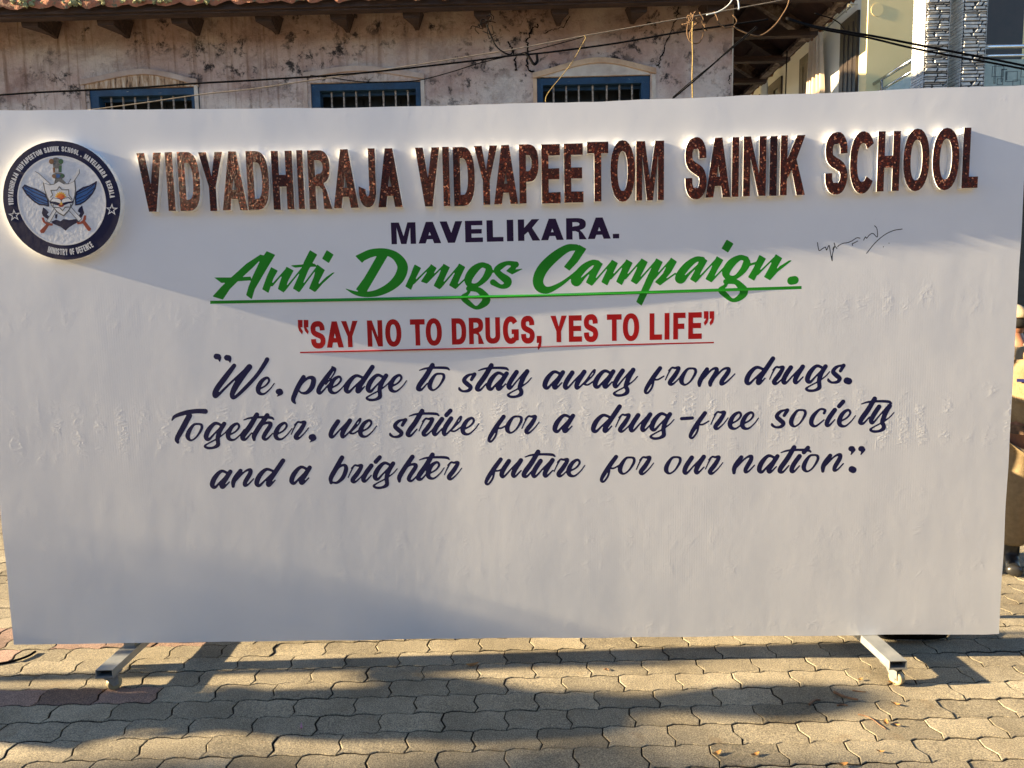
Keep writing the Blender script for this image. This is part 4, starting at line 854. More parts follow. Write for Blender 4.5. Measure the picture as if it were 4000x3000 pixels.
# ---- pledge script: glyph strokes (dx, dy up, half width) in units of 1/2.353 photo pixel
BOWL = [(168, 140, 11), (105, 163, 14), (45, 105, 21), (20, 40, 21), (45, 15, 13), (95, 65, 8), (170, 140, 8)]
ASTEM = [(187, 157, 19), (140, 85, 21), (107, 30, 20), (125, 12, 10), (178, 62, 6)]
DESC = [(130, -8, 18), (128, -38, 18), (90, -60, 12), (38, -63, 12), (8, -45, 10), (42, -20, 7), (120, 20, 7), (185, 65, 6), (225, 108, 5)]
GL = {
 'a': [BOWL, ASTEM],
 't': [[(152, 238, 20), (90, 135, 22), (35, 60, 22), (20, 22, 18), (50, 14, 10), (105, 72, 6)], [(32, 192, 5), (90, 209, 9), (190, 214, 11), (280, 208, 12), (306, 192, 7)]],
 'o': [[(120, 160, 9), (70, 153, 11), (25, 90, 19), (15, 40, 19), (45, 10, 9), (95, 40, 8), (140, 110, 12), (142, 148, 12), (120, 160, 9)]],
 's': [[(152, 162, 17), (123, 113, 14)], [(140, 168, 6), (85, 148, 14), (55, 108, 18), (85, 73, 20), (116, 43, 18), (95, 13, 14), (45, 8, 10), (15, 26, 12), (10, 43, 6)]],
 'y': [[(88, 163, 20), (40, 92, 21), (14, 36, 19), (32, 14, 10), (85, 75, 7), (160, 160, 7)], [(185, 168, 20), (150, 110, 21), (120, 35, 20)] + [(120, 10, 18)] + DESC],
 'g': [BOWL, [(187, 157, 19), (150, 98, 20), (128, 35, 19)] + DESC],
 'w': [[(82, 155, 20), (32, 80, 21), (15, 28, 19), (38, 14, 10), (110, 90, 7), (175, 155, 7)], [(192, 160, 20), (140, 80, 21), (120, 30, 19), (135, 10, 10), (200, 70, 7), (268, 160, 8), (290, 174, 8), (275, 130, 7), (205, 60, 7), (195, 45, 8), (230, 42, 8), (285, 78, 6)]],
 'v': [[(78, 158, 20), (26, 80, 21), (12, 28, 19), (28, 10, 10), (90, 70, 7), (150, 158, 8), (172, 172, 8), (158, 130, 7), (88, 60, 7), (80, 45, 8), (115, 42, 8), (170, 78, 6)]],
 'u': [[(82, 155, 20), (32, 80, 21), (15, 28, 19), (38, 14, 10), (110, 90, 7), (175, 155, 7)], [(192, 160, 20), (140, 80, 21), (120, 30, 19), (138, 12, 10), (195, 66, 6)]],
 'i': [[(88, 155, 20), (35, 82, 21), (14, 28, 19), (34, 12, 10), (88, 66, 6)], [(165, 230, 19), (128, 190, 19)]],
 'r': [[(-24, 52, 5), (0, 105, 6), (28, 158, 8)], [(8, 138, 7), (38, 164, 9), (62, 160, 10), (100, 158, 15), (62, 90, 20), (17, 30, 19), (37, 9, 10), (90, 52, 6), (135, 108, 5)]],
 'n': [[(84, 152, 18), (40, 95, 20), (19, 50, 20), (16, 10, 14)], [(40, 60, 7), (119, 140, 8), (172, 160, 14), (172, 125, 19), (127, 48, 19), (122, 14, 12), (152, 22, 8), (205, 76, 6)]],
 'm': [[(88, 155, 18), (45, 90, 20), (21, 40, 20), (18, 8, 14)], [(50, 65, 7), (128, 148, 9), (176, 160, 14), (170, 120, 19), (122, 40, 20), (118, 8, 14)], [(148, 62, 7), (230, 148, 9), (284, 158, 14), (280, 122, 19), (222, 40, 19), (226, 13, 11), (272, 38, 8), (345, 108, 5)]],
 'h': [[(150, 230, 20), (80, 130, 21), (32, 50, 21), (30, 8, 13)], [(42, 68, 7), (105, 142, 8), (165, 162, 13), (180, 138, 18), (130, 60, 19), (117, 22, 17), (145, 10, 10), (200, 62, 6)]],
 'b': [[(125, 242, 20), (70, 145, 21), (24, 60, 20), (24, 12, 14)], [(40, 62, 7), (95, 150, 9), (147, 172, 13), (162, 134, 19), (134, 60, 18), (82, 14, 12), (42, 14, 9)]],
 'd': [[(180, 142, 11), (110, 163, 14), (48, 108, 21), (20, 40, 21), (45, 15, 13), (100, 65, 8), (180, 140, 8)], [(262, 240, 20), (186, 128, 21), (126, 36, 20), (140, 12, 10), (190, 62, 6)]],
 'e': [[(18, 50, 8), (84, 84, 8), (117, 128, 10), (98, 157, 11), (50, 128, 17), (17, 65, 21), (25, 20, 17), (70, 9, 9), (125, 52, 6), (165, 104, 5)]],
 'l': [[(160, 234, 15), (98, 150, 21), (40, 69, 21), (24, 23, 18), (48, 11, 10), (120, 88, 6)], [(153, 244, 11), (180, 226, 9), (160, 172, 7), (92, 88, 6)]],
 'f': [[(150, 158, 18), (92, 80, 20), (32, -10, 18), (14, -56, 13), (36, -68, 9), (74, -20, 9), (90, 40, 8), (84, 54, 8), (130, 54, 8), (185, 84, 6)]],
 'c': [[(138, 127, 12), (146, 156, 11), (99, 163, 10), (38, 102, 19), (20, 38, 19), (60, 10, 10), (138, 66, 6)]],
}
Z1, Z2, Z3 = (800, 1360, 2.4578), (1600, 1380, 2.3532), (2440, 1360, 2.3042)
Z4, Z5, Z6 = (640, 1560, 2.3532), (1480, 1560, 2.3532), (2400, 1530, 1.9069)
Z7, Z8 = (780, 1740, 1.975), (1860, 1720, 1.4)
def word(items, raw=(), Zr=None, slope=-.022):
    st = []
    for Zz, ch, x, y in items:
        ox, oy = Zz[0]+x/Zz[2], Zz[1]+y/Zz[2]
        f = lambda dx, dy, ox=ox, oy=oy: (ox+dx/2.353, oy-dy/2.353+slope*dx/2.353)
        for s_ in GL[ch]: st.append(S_(f, s_, 2.353))
    for s_ in raw: st.append(S_(zoomer(*Zr), s_, Zr[2]))
    mb = MB(); mb.loops(contour(st, [], .0024), BP, -.004, VD)
    mb.build('script_word', M['navy'], board)
comma = lambda x, y: [[(x-5, y, 26), (x+8, y-2, 27)], [(x+18, y+8, 22), (x+12, y+22, 13), (x-18, y+44, 4)]]
word([(Z1, 'e', 495, 450)], [[(282, 168, 19), (205, 270, 24), (120, 385, 25), (95, 445, 22), (118, 458, 14), (230, 350, 10), (395, 195, 9)], [(428, 180, 26), (370, 255, 27), (300, 360, 27), (262, 445, 22), (285, 475, 14), (390, 380, 17), (500, 260, 17), (575, 150, 19), (598, 108, 20)],
    [(112, 80, 26), (128, 82, 26)], [(140, 92, 18), (142, 128, 4)], [(212, 92, 26), (228, 94, 26)], [(238, 104, 18), (242, 138, 4)]] + comma(712, 418), Z1)
word([(Z1, 'l', 1065, 442), (Z1, 'e', 1185, 440), (Z1, 'd', 1335, 438), (Z1, 'g', 1545, 432), (Z1, 'e', 1765, 425)],
     [[(948, 278, 20), (902, 360, 23), (865, 440, 22), (848, 495, 20), (868, 530, 9)], [(895, 395, 8), (945, 325, 10), (1000, 283, 14), (1043, 298, 22), (1030, 370, 23), (982, 425, 17), (930, 430, 10), (900, 405, 7)]], Z1)
word([(Z2, 't', 58, 350), (Z2, 'o', 170, 350)])
word([(Z2, 's', 445, 358), (Z2, 't', 600, 352), (Z2, 'a', 705, 347), (Z2, 'y', 895, 338)])
word([(Z2, 'a', 1222, 336), (Z2, 'w', 1413, 335), (Z2, 'a', 1685, 328), (Z2, 'y', 1870, 325)])
word([(Z3, 'f', 172, 338), (Z3, 'r', 390, 337), (Z3, 'o', 497, 341), (Z3, 'm', 655, 344)])
word([(Z3, 'd', 1078, 335), (Z3, 'r', 1328, 331), (Z3, 'u', 1415, 328), (Z3, 'g', 1625, 322), (Z3, 's', 1822, 318)], [[(2000, 292, 28), (2018, 298, 28)]], Z3)
word([(Z4, 'o', 205, 388), (Z4, 'g', 368, 385), (Z4, 'e', 575, 382), (Z4, 't', 703, 382), (Z4, 'h', 800, 380), (Z4, 'e', 1012, 376), (Z4, 'r', 1195, 373)],
     [[(75, 192, 6), (105, 155, 15), (200, 122, 19), (300, 108, 20), (382, 110, 22)], [(235, 150, 24), (170, 270, 24), (122, 360, 21), (128, 395, 13)]] + comma(1362, 348), Z4)
word([(Z4, 'w', 1518, 360), (Z4, 'e', 1790, 352)])
word([(Z5, 's', 92, 354), (Z5, 't', 245, 348), (Z5, 'r', 393, 342), (Z5, 'i', 492, 338), (Z5, 'v', 585, 336), (Z5, 'e', 755, 330)])
word([(Z5, 'f', 997, 320), (Z5, 'o', 1165, 319), (Z5, 'r', 1338, 320)])
word([(Z5, 'a', 1597, 312)])
word([(Z5, 'd', 1950, 312), (Z6, 'r', 28, 305), (Z6, 'u', 110, 303), (Z6, 'g', 262, 298)], [[(500, 201, 12), (580, 196, 12)]], Z6)
word([(Z6, 'f', 553, 290), (Z6, 'r', 738, 285), (Z6, 'e', 848, 283), (Z6, 'e', 940, 283)])
word([(Z6, 's', 1165, 272), (Z6, 'o', 1305, 268), (Z6, 'c', 1450, 266), (Z6, 'i', 1570, 264), (Z6, 'e', 1662, 265), (Z6, 't', 1815, 248), (Z6, 'y', 1900, 246)])
word([(Z7, 'a', 80, 337), (Z7, 'n', 245, 324), (Z7, 'd', 423, 323)])
word([(Z7, 'a', 692, 306)])
word([(Z7, 'b', 993, 299), (Z7, 'r', 1165, 292), (Z7, 'i', 1250, 288), (Z7, 'g', 1335, 275), (Z7, 'h', 1515, 284), (Z7, 't', 1668, 274), (Z7, 'e', 1748, 263), (Z7, 'r', 1908, 269)])
word([(Z8, 'f', 45, 200), (Z8, 'u', 130, 207), (Z8, 't', 248, 206), (Z8, 'u', 303, 206), (Z8, 'r', 440, 202), (Z8, 'e', 496, 201)])
word([(Z8, 'f', 676, 186), (Z8, 'o', 778, 190), (Z8, 'r', 890, 190)])
word([(Z8, 'o', 1030, 188), (Z8, 'u', 1130, 188), (Z8, 'r', 1268, 188)])
word([(Z8, 'n', 1400, 184), (Z8, 'a', 1536, 183), (Z8, 't', 1648, 182), (Z8, 'i', 1716, 180), (Z8, 'o', 1783, 177), (Z8, 'n', 1886, 175)],
     [[(2054, 158, 17), (2062, 162, 17)], [(2050, 46, 14), (2056, 46, 14)], [(2064, 52, 10), (2050, 78, 3)], [(2104, 46, 14), (2110, 46, 14)], [(2118, 52, 10), (2104, 78, 3)]], Z8)
# signature in pen
ZS = zoomer(3100, 840, 4.424); st = []
for s_ in ([(412, 475), (425, 560), (445, 615), (500, 580), (550, 555), (570, 605), (612, 525), (635, 640), (665, 790), (668, 700), (690, 600)], [(700, 482), (712, 540), (680, 600), (690, 560), (720, 545), (748, 580)],
           [(760, 548), (790, 520), (860, 488), (930, 478), (1010, 445), (1090, 395), (1148, 400)], [(1020, 525), (1015, 495), (1050, 480), (1105, 450)], [(1210, 435), (1240, 378), (1262, 400), (1310, 345), (1370, 318), (1445, 380), (1440, 240), (1400, 185)],
           [(1262, 660), (1400, 490), (1560, 350), (1720, 270), (1875, 242)], [(1548, 552), (1552, 546)], [(1646, 486), (1650, 488)]):
    st.append(S_(ZS, [(p[0], p[1], 6.5) for p in s_], 4.424, 6))
mb = MB(); mb.loops(contour(st, [], .0011), BP, -.004, .00005); mb.build('signature', M['ink'], board)

# ---- crest
ZM = zoomer(0, 500, 2.9615); DE = .027
cc = [bd(*ZM(x, y), DE) for x, y in ((45, 850), (1383, 810), (690, 140), (770, 1532))]
CX = (cc[0][0]+cc[1][0])/2; CZ = (cc[2][1]+cc[3][1])/2; RO = ((cc[1][0]-cc[0][0])+(cc[2][1]-cc[3][1]))/4
circ = lambda r, n=72, cx=None, cz=None: [((CX if cx is None else cx)+r*math.cos(2*math.pi*k/n), (CZ if cz is None else cz)+r*math.sin(2*math.pi*k/n)) for k in range(n)]
mb = MB(); mb.loops([circ(RO)], BP, -.004, DE, 0, 1); crest = mb.build('crest', [M['indigo'], M['foam']], board)
RI = RO*.745
mb = MB(); mb.loops([circ(RI*1.012), circ(RI*.985)], BP, DE-.001, DE+.0006, 0); mb.build('ring_line', M['white'], crest)
mb = MB(); mb.loops([circ(RI*.995)], BP, DE-.001, DE+.0004, 0); mb.build('silver_disc', M['silver'], crest)
lay = [0]
def cpart(name, mats, polys, level):
    mb = MB()
    for q in polys: mb.loops([[bd(*ZM(*p), DE) for p in q]], BP, DE-.001, DE+.0005+.00012*level, 0)
    return mb.build(name, mats, crest)
def stroke_poly(pts, wd, closed=False):
    P = list(pts)+([pts[0], pts[1]] if closed else []); out = []
    for a, c_ in zip(P[:-1], P[1:]):
        d = np.subtract(c_, a); L = max(np.hypot(*d), 1e-6); n_ = np.array([-d[1], d[0]])/L*wd/2; e = d/L*wd*.3
        out.append([tuple(a+n_-e), tuple(c_+n_+e), tuple(c_-n_+e), tuple(a-n_-e)])
    return out[:len(pts)] if closed else out
cpart('anchor', M['indigo'], [[(590, 1085), (650, 1060), (700, 1078), (740, 1052), (800, 1065), (860, 1055), (910, 1050), (930, 1080), (860, 1112), (800, 1150), (760, 1188), (700, 1142), (620, 1110)],
    [(485, 985), (500, 915), (530, 940), (565, 975), (545, 1000), (600, 1050), (560, 1060), (500, 1020)], [(975, 985), (950, 895), (915, 930), (900, 965), (930, 985), (900, 1040), (940, 1045)], [(640, 1000), (668, 995), (660, 1050), (640, 1045)]], 1)
blades = [[(412, 505), (452, 528), (575, 640), (700, 780), (945, 1050), (912, 1082), (660, 800), (540, 655)], [(918, 480), (920, 520), (860, 610), (700, 880), (575, 1098), (540, 1078), (680, 850), (820, 590)]]
def grow(q, k):
    c_ = np.mean(np.array(q), 0); out = []
    n = len(q)
    for i in range(n):
        d = np.subtract(q[(i+1) % n], q[i-1]); nn = np.array([d[1], -d[0]])/max(np.hypot(*d), 1e-6)
        if np.dot(nn, np.subtract(q[i], c_)) < 0 and False: nn = -nn
        out.append(tuple(np.array(q[i])+nn*k))
    return out
cpart('sword_edge', M['greydark'], [stroke_poly(q, 7, True)[i] for q in blades for i in range(len(q)-1)], 2)
cpart('sword_blade', M['white'], [blades[0]], 1.5); cpart('sword_blade', M['white'], [blades[1]], 1.7)
cpart('sword_hilt', M['rust'], [[(955, 1098), (985, 1075), (1055, 1165), (1045, 1190), (1020, 1190)], [(886, 1085), (925, 1090), (960, 1065), (975, 1010), (998, 1012), (995, 1060), (960, 1105), (900, 1115)]], 3)
cpart('sword_hilt', M['rust'], [[(545, 1105), (572, 1120), (512, 1212), (480, 1218), (462, 1190)], [(482, 1038), (505, 1035), (525, 1080), (570, 1100), (612, 1105), (610, 1130), (550, 1128), (500, 1090)]], 3)
wl = [(265, 690), (290, 662), (350, 690), (420, 712), (520, 765), (555, 830), (562, 902), (510, 888), (455, 885), (400, 850), (360, 815), (318, 775), (290, 735)]
wr = [(1115, 622), (1090, 640), (1030, 672), (965, 690), (890, 738), (875, 800), (878, 888), (930, 880), (985, 845), (1030, 805), (1070, 755), (1100, 700)]
for q, fe in ((wl, [[(290, 680), (380, 740), (530, 800)], [(285, 715), (400, 790), (545, 850)], [(330, 770), (440, 845), (550, 880)], [(400, 712), (530, 770)]]), (wr, [[(1100, 645), (1010, 715), (890, 770)], [(1098, 690), (1000, 770), (882, 825)], [(1060, 760), (980, 820), (882, 862)], [(1010, 685), (895, 745)]])):
    cpart('wing_outline', M['indigo'], stroke_poly(q, 16, True), 2); cpart('wing', M['blue'], [q], 1.2)
    cpart('feather_line', M['indigo'], [z_ for l in fe for z_ in stroke_poly(l, 9)], 2.6)
sh = [(497, 628), (560, 655), (622, 648), (683, 608), (742, 643), (805, 642), (872, 608), (882, 700), (872, 790), (848, 880), (800, 960), (740, 1025), (670, 985), (600, 905), (548, 810), (515, 720)]
cs_ = np.mean(np.array(sh), 0)
cpart('shield_rim', M['greydark'], [sh], 4); cpart('shield', M['white'], [[tuple(cs_+(np.array(p)-cs_)*.93) for p in sh]], 5)
cpart('star_frame', M['greydark'], stroke_poly([(688, 680), (722, 716), (796, 714), (800, 775), (838, 826)], 11) + stroke_poly([(818, 885), (820, 915), (757, 916), (727, 957), (690, 920), (620, 918), (617, 885)], 11) + stroke_poly([(588, 802), (612, 775), (592, 722), (660, 720), (688, 680)], 11), 6)
sun_p = [(705+(72 if k % 2 else 56)*math.cos(math.pi*k/16), 805-(72 if k % 2 else 56)*math.sin(math.pi*k/16)) for k in range(17)]
cpart('rising_sun', M['yellow'], [sun_p], 6); cpart('sun_core', M['orange'], [[(705+46*math.cos(math.pi*k/12), 806-46*math.sin(math.pi*k/12)) for k in range(13)] + [(680, 830), (730, 830)][::-1]], 6.6)
cpart('book_cover', M['indigo'], [[(575, 852), (612, 806), (690, 815), (712, 832), (735, 815), (800, 802), (852, 852), (845, 868), (790, 876), (712, 908), (640, 888), (580, 868)]], 7)
cpart('book_page', M['white'], [[(590, 848), (618, 812), (690, 822), (706, 838), (706, 872), (650, 855)], [(718, 838), (735, 822), (795, 810), (838, 846), (770, 856), (718, 872)]], 8)
cpart('lamp_base', M['rust'], [[(710+32*math.cos(2*math.pi*k/14), 895+20*math.sin(2*math.pi*k/14)) for k in range(14)]], 9); cpart('lamp_flame', M['yellow'], [[(712, 848), (728, 880), (712, 895), (697, 880)]], 10)
ell = lambda cx, cy, rx, ry, n=18: [(cx+rx*math.cos(2*math.pi*k/n), cy+ry*math.sin(2*math.pi*k/n)) for k in range(n)]
cpart('lion_capital', M['greydark'], [ell(650, 385, 48, 44), [(612, 420), (715, 415), (705, 510), (628, 515)], ell(676, 555, 74, 38), [(640, 590), (715, 585), (765, 632), (730, 645), (685, 606), (630, 640)]], 4.5)
cpart('lion_side', M['gold'], [ell(597, 388, 28, 30), [(612, 460), (636, 458), (640, 515), (620, 520)], ell(628, 560, 22, 20)], 5.5); cpart('lion_side', M['leafgreen'], [ell(706, 388, 27, 30), [(684, 440), (716, 435), (712, 512), (690, 512)], ell(722, 552, 20, 20)], 5.6)
cpart('lion_chest', M['white'], [[(646, 470), (655, 470), (656, 512), (648, 512)], [(666, 470), (676, 470), (676, 512), (668, 512)]], 5.7)
cpart('wheel_emblem', M['blue'], [ell(673, 555, 23, 23)], 6.2)
def starpoly(cx, cy, ro, ri, a0): return [(cx+(ro if k % 2 == 0 else ri)*math.cos(R(a0)+math.pi*k/5), cy-(ro if k % 2 == 0 else ri)*math.sin(R(a0)+math.pi*k/5)) for k in range(10)]
for cx, cy, a0 in ((167, 1010, 96), (1293, 945, 88)):
    mb = MB(); q = starpoly(cx, cy, 74, 29, a0); q2 = starpoly(cx, cy, 46, 18, a0)
    mb.loops([[bd(*ZM(*p), DE) for p in q], [bd(*ZM(*p), DE) for p in q2]], BP, DE-.001, DE+.0004); mb.build('star', M['white'], crest)
def arc_text(mbx, text, r0, hgt, a0, a1, inward):
    wid = {'I': .30, ' ': .34, '.': .3, 'M': .82, 'J': .5, 'L': .52, 'E': .55, 'F': .55}
    ws = [wid.get(c_, .62)+.13 for c_ in text]; tot = sum(ws); acc = 0; kf = abs(R(a1-a0))*r0/(tot*hgt)
    for c_, wv in zip(text, ws):
        am = a0+(a1-a0)*(acc+wv/2)/tot; acc += wv
        if c_ == ' ': continue
        ww = wv-.13
        for l in [glyph(c_, ww, .23, .2)]:
            Q = []
            for lp in l:
                q = []
                for x, y in lp:
                    u_ = (x-ww/2)*hgt*kf; v_ = (y-.5)*hgt; a = R(am)
                    if not inward: q.append((CX+(r0+v_)*math.cos(a)+u_*math.sin(a), CZ+(r0+v_)*math.sin(a)-u_*math.cos(a)))
                    else: q.append((CX+(r0-v_)*math.cos(a)-u_*math.sin(a), CZ+(r0-v_)*math.sin(a)+u_*math.cos(a)))
                Q.append(q)
            mbx.loops(Q, BP, DE-.001, DE+.0004)
mb = MB(); arc_text(mb, 'VIDYADHIRAJA VIDYAPEETOM SAINIK SCHOOL . MAVELIKARA  KERALA', RO*.868, .0172, 184, 2, False); mb.build('crest_lettering', M['white'], crest)
mb = MB(); arc_text(mb, 'MINISTRY OF DEFENCE', RO*.868, .0215, 249, 302, True); mb.build('crest_lettering', M['white'], crest)
# ------------------------------------------------------------ cables, ropes
def line(name, pxs, Y, r, mat, label, cat, group=None, n=8, sides=6):
    P = spline([unY(x, y, Y if not hasattr(Y, '__len__') else Y[min(i, len(Y)-1)]) for i, (x, y) in enumerate(pxs)], n)
    mb = MB(); mb.tube(P, r, sides); return tag(mb.build(name, M[mat], None, True), label, cat, group)
YW = 2.78
line('power_cable', [(-60, 376), (0, 371), (150, 361), (300, 354), (560, 341), (775, 325), (1000, 313), (1400, 286), (1800, 243), (2000, 217), (2120, 207), (2400, 170), (2640, 128), (2862, 96), (3000, 76)], YW, .0065, 'cable', 'thick black cable strung right across the old house wall, heaviest of the lines', 'cable', 'cables across the house wall')
line('service_wire', [(330, 432), (560, 402), (780, 370), (1000, 346), (1200, 316), (1400, 288), (1630, 253), (1860, 216), (2000, 194), (2285, 140), (2696, 66), (3000, 11), (3080, -6)], YW+.05, .0038, 'wire', 'thin brownish wire rising over the blue windows to the top edge beside the rope knot', 'wire', 'cables across the house wall')
line('drop_wire', [(1212, 294), (1300, 305), (1407, 319), (1520, 320), (1633, 314), (1760, 282), (1886, 243), (2050, 205), (2230, 158), (2290, 140)], YW+.08, .0035, 'cable', 'thin dark wire sagging just above the middle blue window', 'wire', 'cables across the house wall')
line('stay_cable', [(2620, 392), (2730, 300), (2863, 181), (2905, 146), (2954, 104)], YW-.1, .006, 'cable', 'black cable slanting steeply down to the board past the house corner', 'cable')
line('stay_wire', [(2628, 380), (2700, 318), (2790, 246), (2863, 187), (2960, 108)], YW-.14, .0035, 'cable', 'thin black wire running close beside the steep slanting cable', 'wire')
line('house_cable', [(3070, 70), (3150, 95), (3220, 110), (3400, 139), (3560, 170), (3760, 209), (3860, 228), (4000, 256), (4120, 280)], 2.6, .0075, 'cable', 'upper black cable of the pair crossing the stone pillars', 'cable', 'cable pair across the stone pillars')
line('house_cable', [(3072, 74), (3152, 99), (3225, 117), (3400, 149), (3560, 187), (3760, 226), (3860, 243), (4000, 270), (4120, 295)], 2.58, .0068, 'cable', 'lower black cable of the pair crossing the stone pillars', 'cable', 'cable pair across the stone pillars')
line('loose_wire', [(3182, 52), (3215, 62), (3250, 73), (3280, 92), (3296, 112)], 2.7, .004, 'cable', 'short loose black wire curving beside the old roof edge', 'wire')
line('dangling_strand', [(2283, 139), (2287, 150), (2268, 185), (2238, 238), (2200, 290), (2160, 338), (2136, 372), (2131, 394), (2134, 398)], YW-.02, .0030, 'yrope', 'pale curved strand dangling over the right-hand blue window', 'strand')
line('coir_rope', [(2704, 62), (2688, 95), (2684, 128), (2692, 155), (2712, 170), (2735, 162), (2747, 130), (2744, 95), (2738, 62)], YW-.03, .0048, 'rope', 'brown coir rope hanging in a long loop under the eave', 'rope', 'brown ropes under the eave')
line('coir_rope', [(2790, 45), (2802, 70), (2808, 92), (2835, 108), (2862, 103), (2877, 86), (2872, 70), (2862, 58)], YW-.03, .0052, 'rope', 'short curl of brown rope swinging round the house corner', 'rope', 'brown ropes under the eave')
line('coir_rope', [(2865, 104), (2895, 120), (2935, 136), (2965, 140), (2995, 126), (3030, 95), (3055, 60), (3075, 25), (3086, -15)], YW-.05, .0052, 'rope', 'brown rope festooned from the house corner up to the side roof', 'rope', 'brown ropes under the eave')
line('yellow_rope', [(2706, 84), (2704, 140), (2706, 220), (2704, 300), (2706, 392)], YW-.06, .0048, 'yrope', 'thin yellow rope hanging straight down to the board edge', 'rope')
line('white_strap', [(2880, -8), (2884, 10), (2886, 34), (2882, 36)], YW-.1, .006, 'whitestrap', 'short white strap end hanging below the eave by the ropes', 'strap')
line('white_strap', [(2862, -4), (2850, 14), (2830, 32), (2800, 48), (2760, 58)], YW-.1, .0045, 'whitestrap', 'pale twisted strap slanting from the top edge into the rope knot', 'strap')
line('side_cord', [(3075, 200), (3072, 260), (3070, 320), (3068, 380)], 4.4, .006, 'cable', 'thin cord hanging from the side roof edge in front of the new house', 'cord')
def tangle(name, px, py, Y, n, sp, r, mat, label):
    c = unY(px, py, Y); mb = MB()
    for k in range(n):
        a = c+np.array([random.gauss(0, sp), random.gauss(0, .02), random.gauss(0, sp)]); P = [a]
        for q in range(4): P.append(P[-1]+np.array([random.gauss(0, sp), random.gauss(0, .02), random.gauss(-.012, sp)]))
        mb.tube(spline(P, 6), r, 5)
    return tag(mb.build(name, M[mat], None, True), label, 'wire')
tangle('wire_tangle', 1896, 84, YW-.05, 7, .026, .0028, 'cable', 'tangle of black wire bundled under the eave beam near the middle')
tangle('rope_knot', 2712, 66, YW-.03, 9, .024, .0045, 'rope', 'knotted bunch of brown rope ends at the top of the yellow rope')
line('looped_wire', [(1900, 95), (1918, 140), (1938, 180), (1965, 203), (1990, 213), (2003, 205)], YW+.02, .0055, 'cable', 'black wire drooping from the tangle down to the thick cable', 'wire')
line('cable_clamp', [(2052, 208), (2066, 222), (2085, 250), (2098, 240), (2097, 214)], YW-.01, .010, 'cable', 'dark cable clamp hanging from the thick cable left of the right window', 'clamp')
# cable coils lying behind the board's feet
def coil(label, c, rx, ry, turns, r):
    mb = MB(); P = []
    for k in range(turns*20):
        a = 2*math.pi*k/20; j = 1+.07*math.sin(k*.37)+.04*random.uniform(-1, 1)
        P.append((c[0]+rx*j*math.cos(a), c[1]+ry*j*math.sin(a), r+.010*(k/20)*.8+.004*math.sin(a*3)))
    mb.tube(P, r, 6); return tag(mb.build('cable_coil', M['cable'], None, True), label, 'cable coil', 'black cable coils behind the board')
pr = unZ(3560, 2492); coil('large coil of black cable on the paving behind the right foot of the board', (pr[0], pr[1]+.04), .15, .075, 7, .011)
pl = unZ(655, 2508); coil('low coil of black cable on the paving behind the left foot of the board', (pl[0], pl[1]+.05), .075, .05, 4, .008)
line_l = [unZ(x, y, .006) for x, y in ((-60, 2602), (0, 2592), (60, 2580), (110, 2562), (138, 2545))]
mb = MB(); mb.tube(spline(line_l, 6), .005, 6); tag(mb.build('ground_cord', M['cable'], None, True), 'thin dark cord lying on the paving at the left edge below the board', 'cord')

# ------------------------------------------------------------ litter on the paving
def leaf3(c, L, W_, yaw, curl, mat, label, cat, grp, lift=.004, name='dry_leaf'):
    mb = MB(); V = []; n = 7
    for i in range(n+1):
        u_ = i/n; hw = W_/2*math.sin(math.pi*min(.98, u_*.94+.03))**.8
        for s_ in (-1, 0, 1):
            x = (u_-.5)*L; y = s_*hw; z = lift+curl*(u_-.5)**2*4*L*.2+abs(s_)*hw*.5
            V.append((c[0]+x*math.cos(yaw)-y*math.sin(yaw), c[1]+x*math.sin(yaw)+y*math.cos(yaw), z+.001))
    F = [(i*3+k, i*3+k+1, (i+1)*3+k+1, (i+1)*3+k) for i in range(n) for k in (0, 1)]
    mb.add(V, F); mb.add([(a, b_, z-.0008) for a, b_, z in V], [f[::-1] for f in F])
    return tag(mb.build(name, M[mat], None, True), label, cat, grp)
for px, py, L, W_, yaw, lab in ((1845, 2605, .050, .020, .25, 'yellow curled leaf lying on the sunlit pavers below the board centre'), (3490, 2672, .055, .016, .35, 'reddish dry leaf curled against the right front castor'), (3498, 2757, .028, .012, -.6, 'small orange leaf on the pavers below the right castor'),
    (3360, 2660, .022, .010, .3, 'tiny yellow leaf fragment left of the right castor'), (3460, 2830, .030, .014, 1.0, 'curled brown leaf on the pavers between the twigs and the bottom right'), (3500, 2838, .022, .008, -.4, 'thin straw-coloured leaf scrap on the lower right pavers'), (3437, 2942, .024, .008, -.3, 'dark orange leaf scrap low on the right pavers'),
    (2950, 2405+550-2400+2400-0, .03, .012, .4, 'greenish leaf scrap in a joint at the bottom edge right of centre'), (2800, 2951, .035, .014, .5, 'withered green sprig in the bottom paver joint'), (3290, 2995, .035, .014, .1, 'red-brown leaf at the bottom edge near the right')):
    p = unZ(px, py); leaf3(p, L, W_, yaw, 1, 'dryleaf', lab, 'leaf', 'dry leaves on the paving')
p = unZ(1178, 2850); leaf3(p, .028, .007, 1.9, 2, 'pink', 'small pink petal on the shaded pavers left of centre', 'petal', None, name='petal')
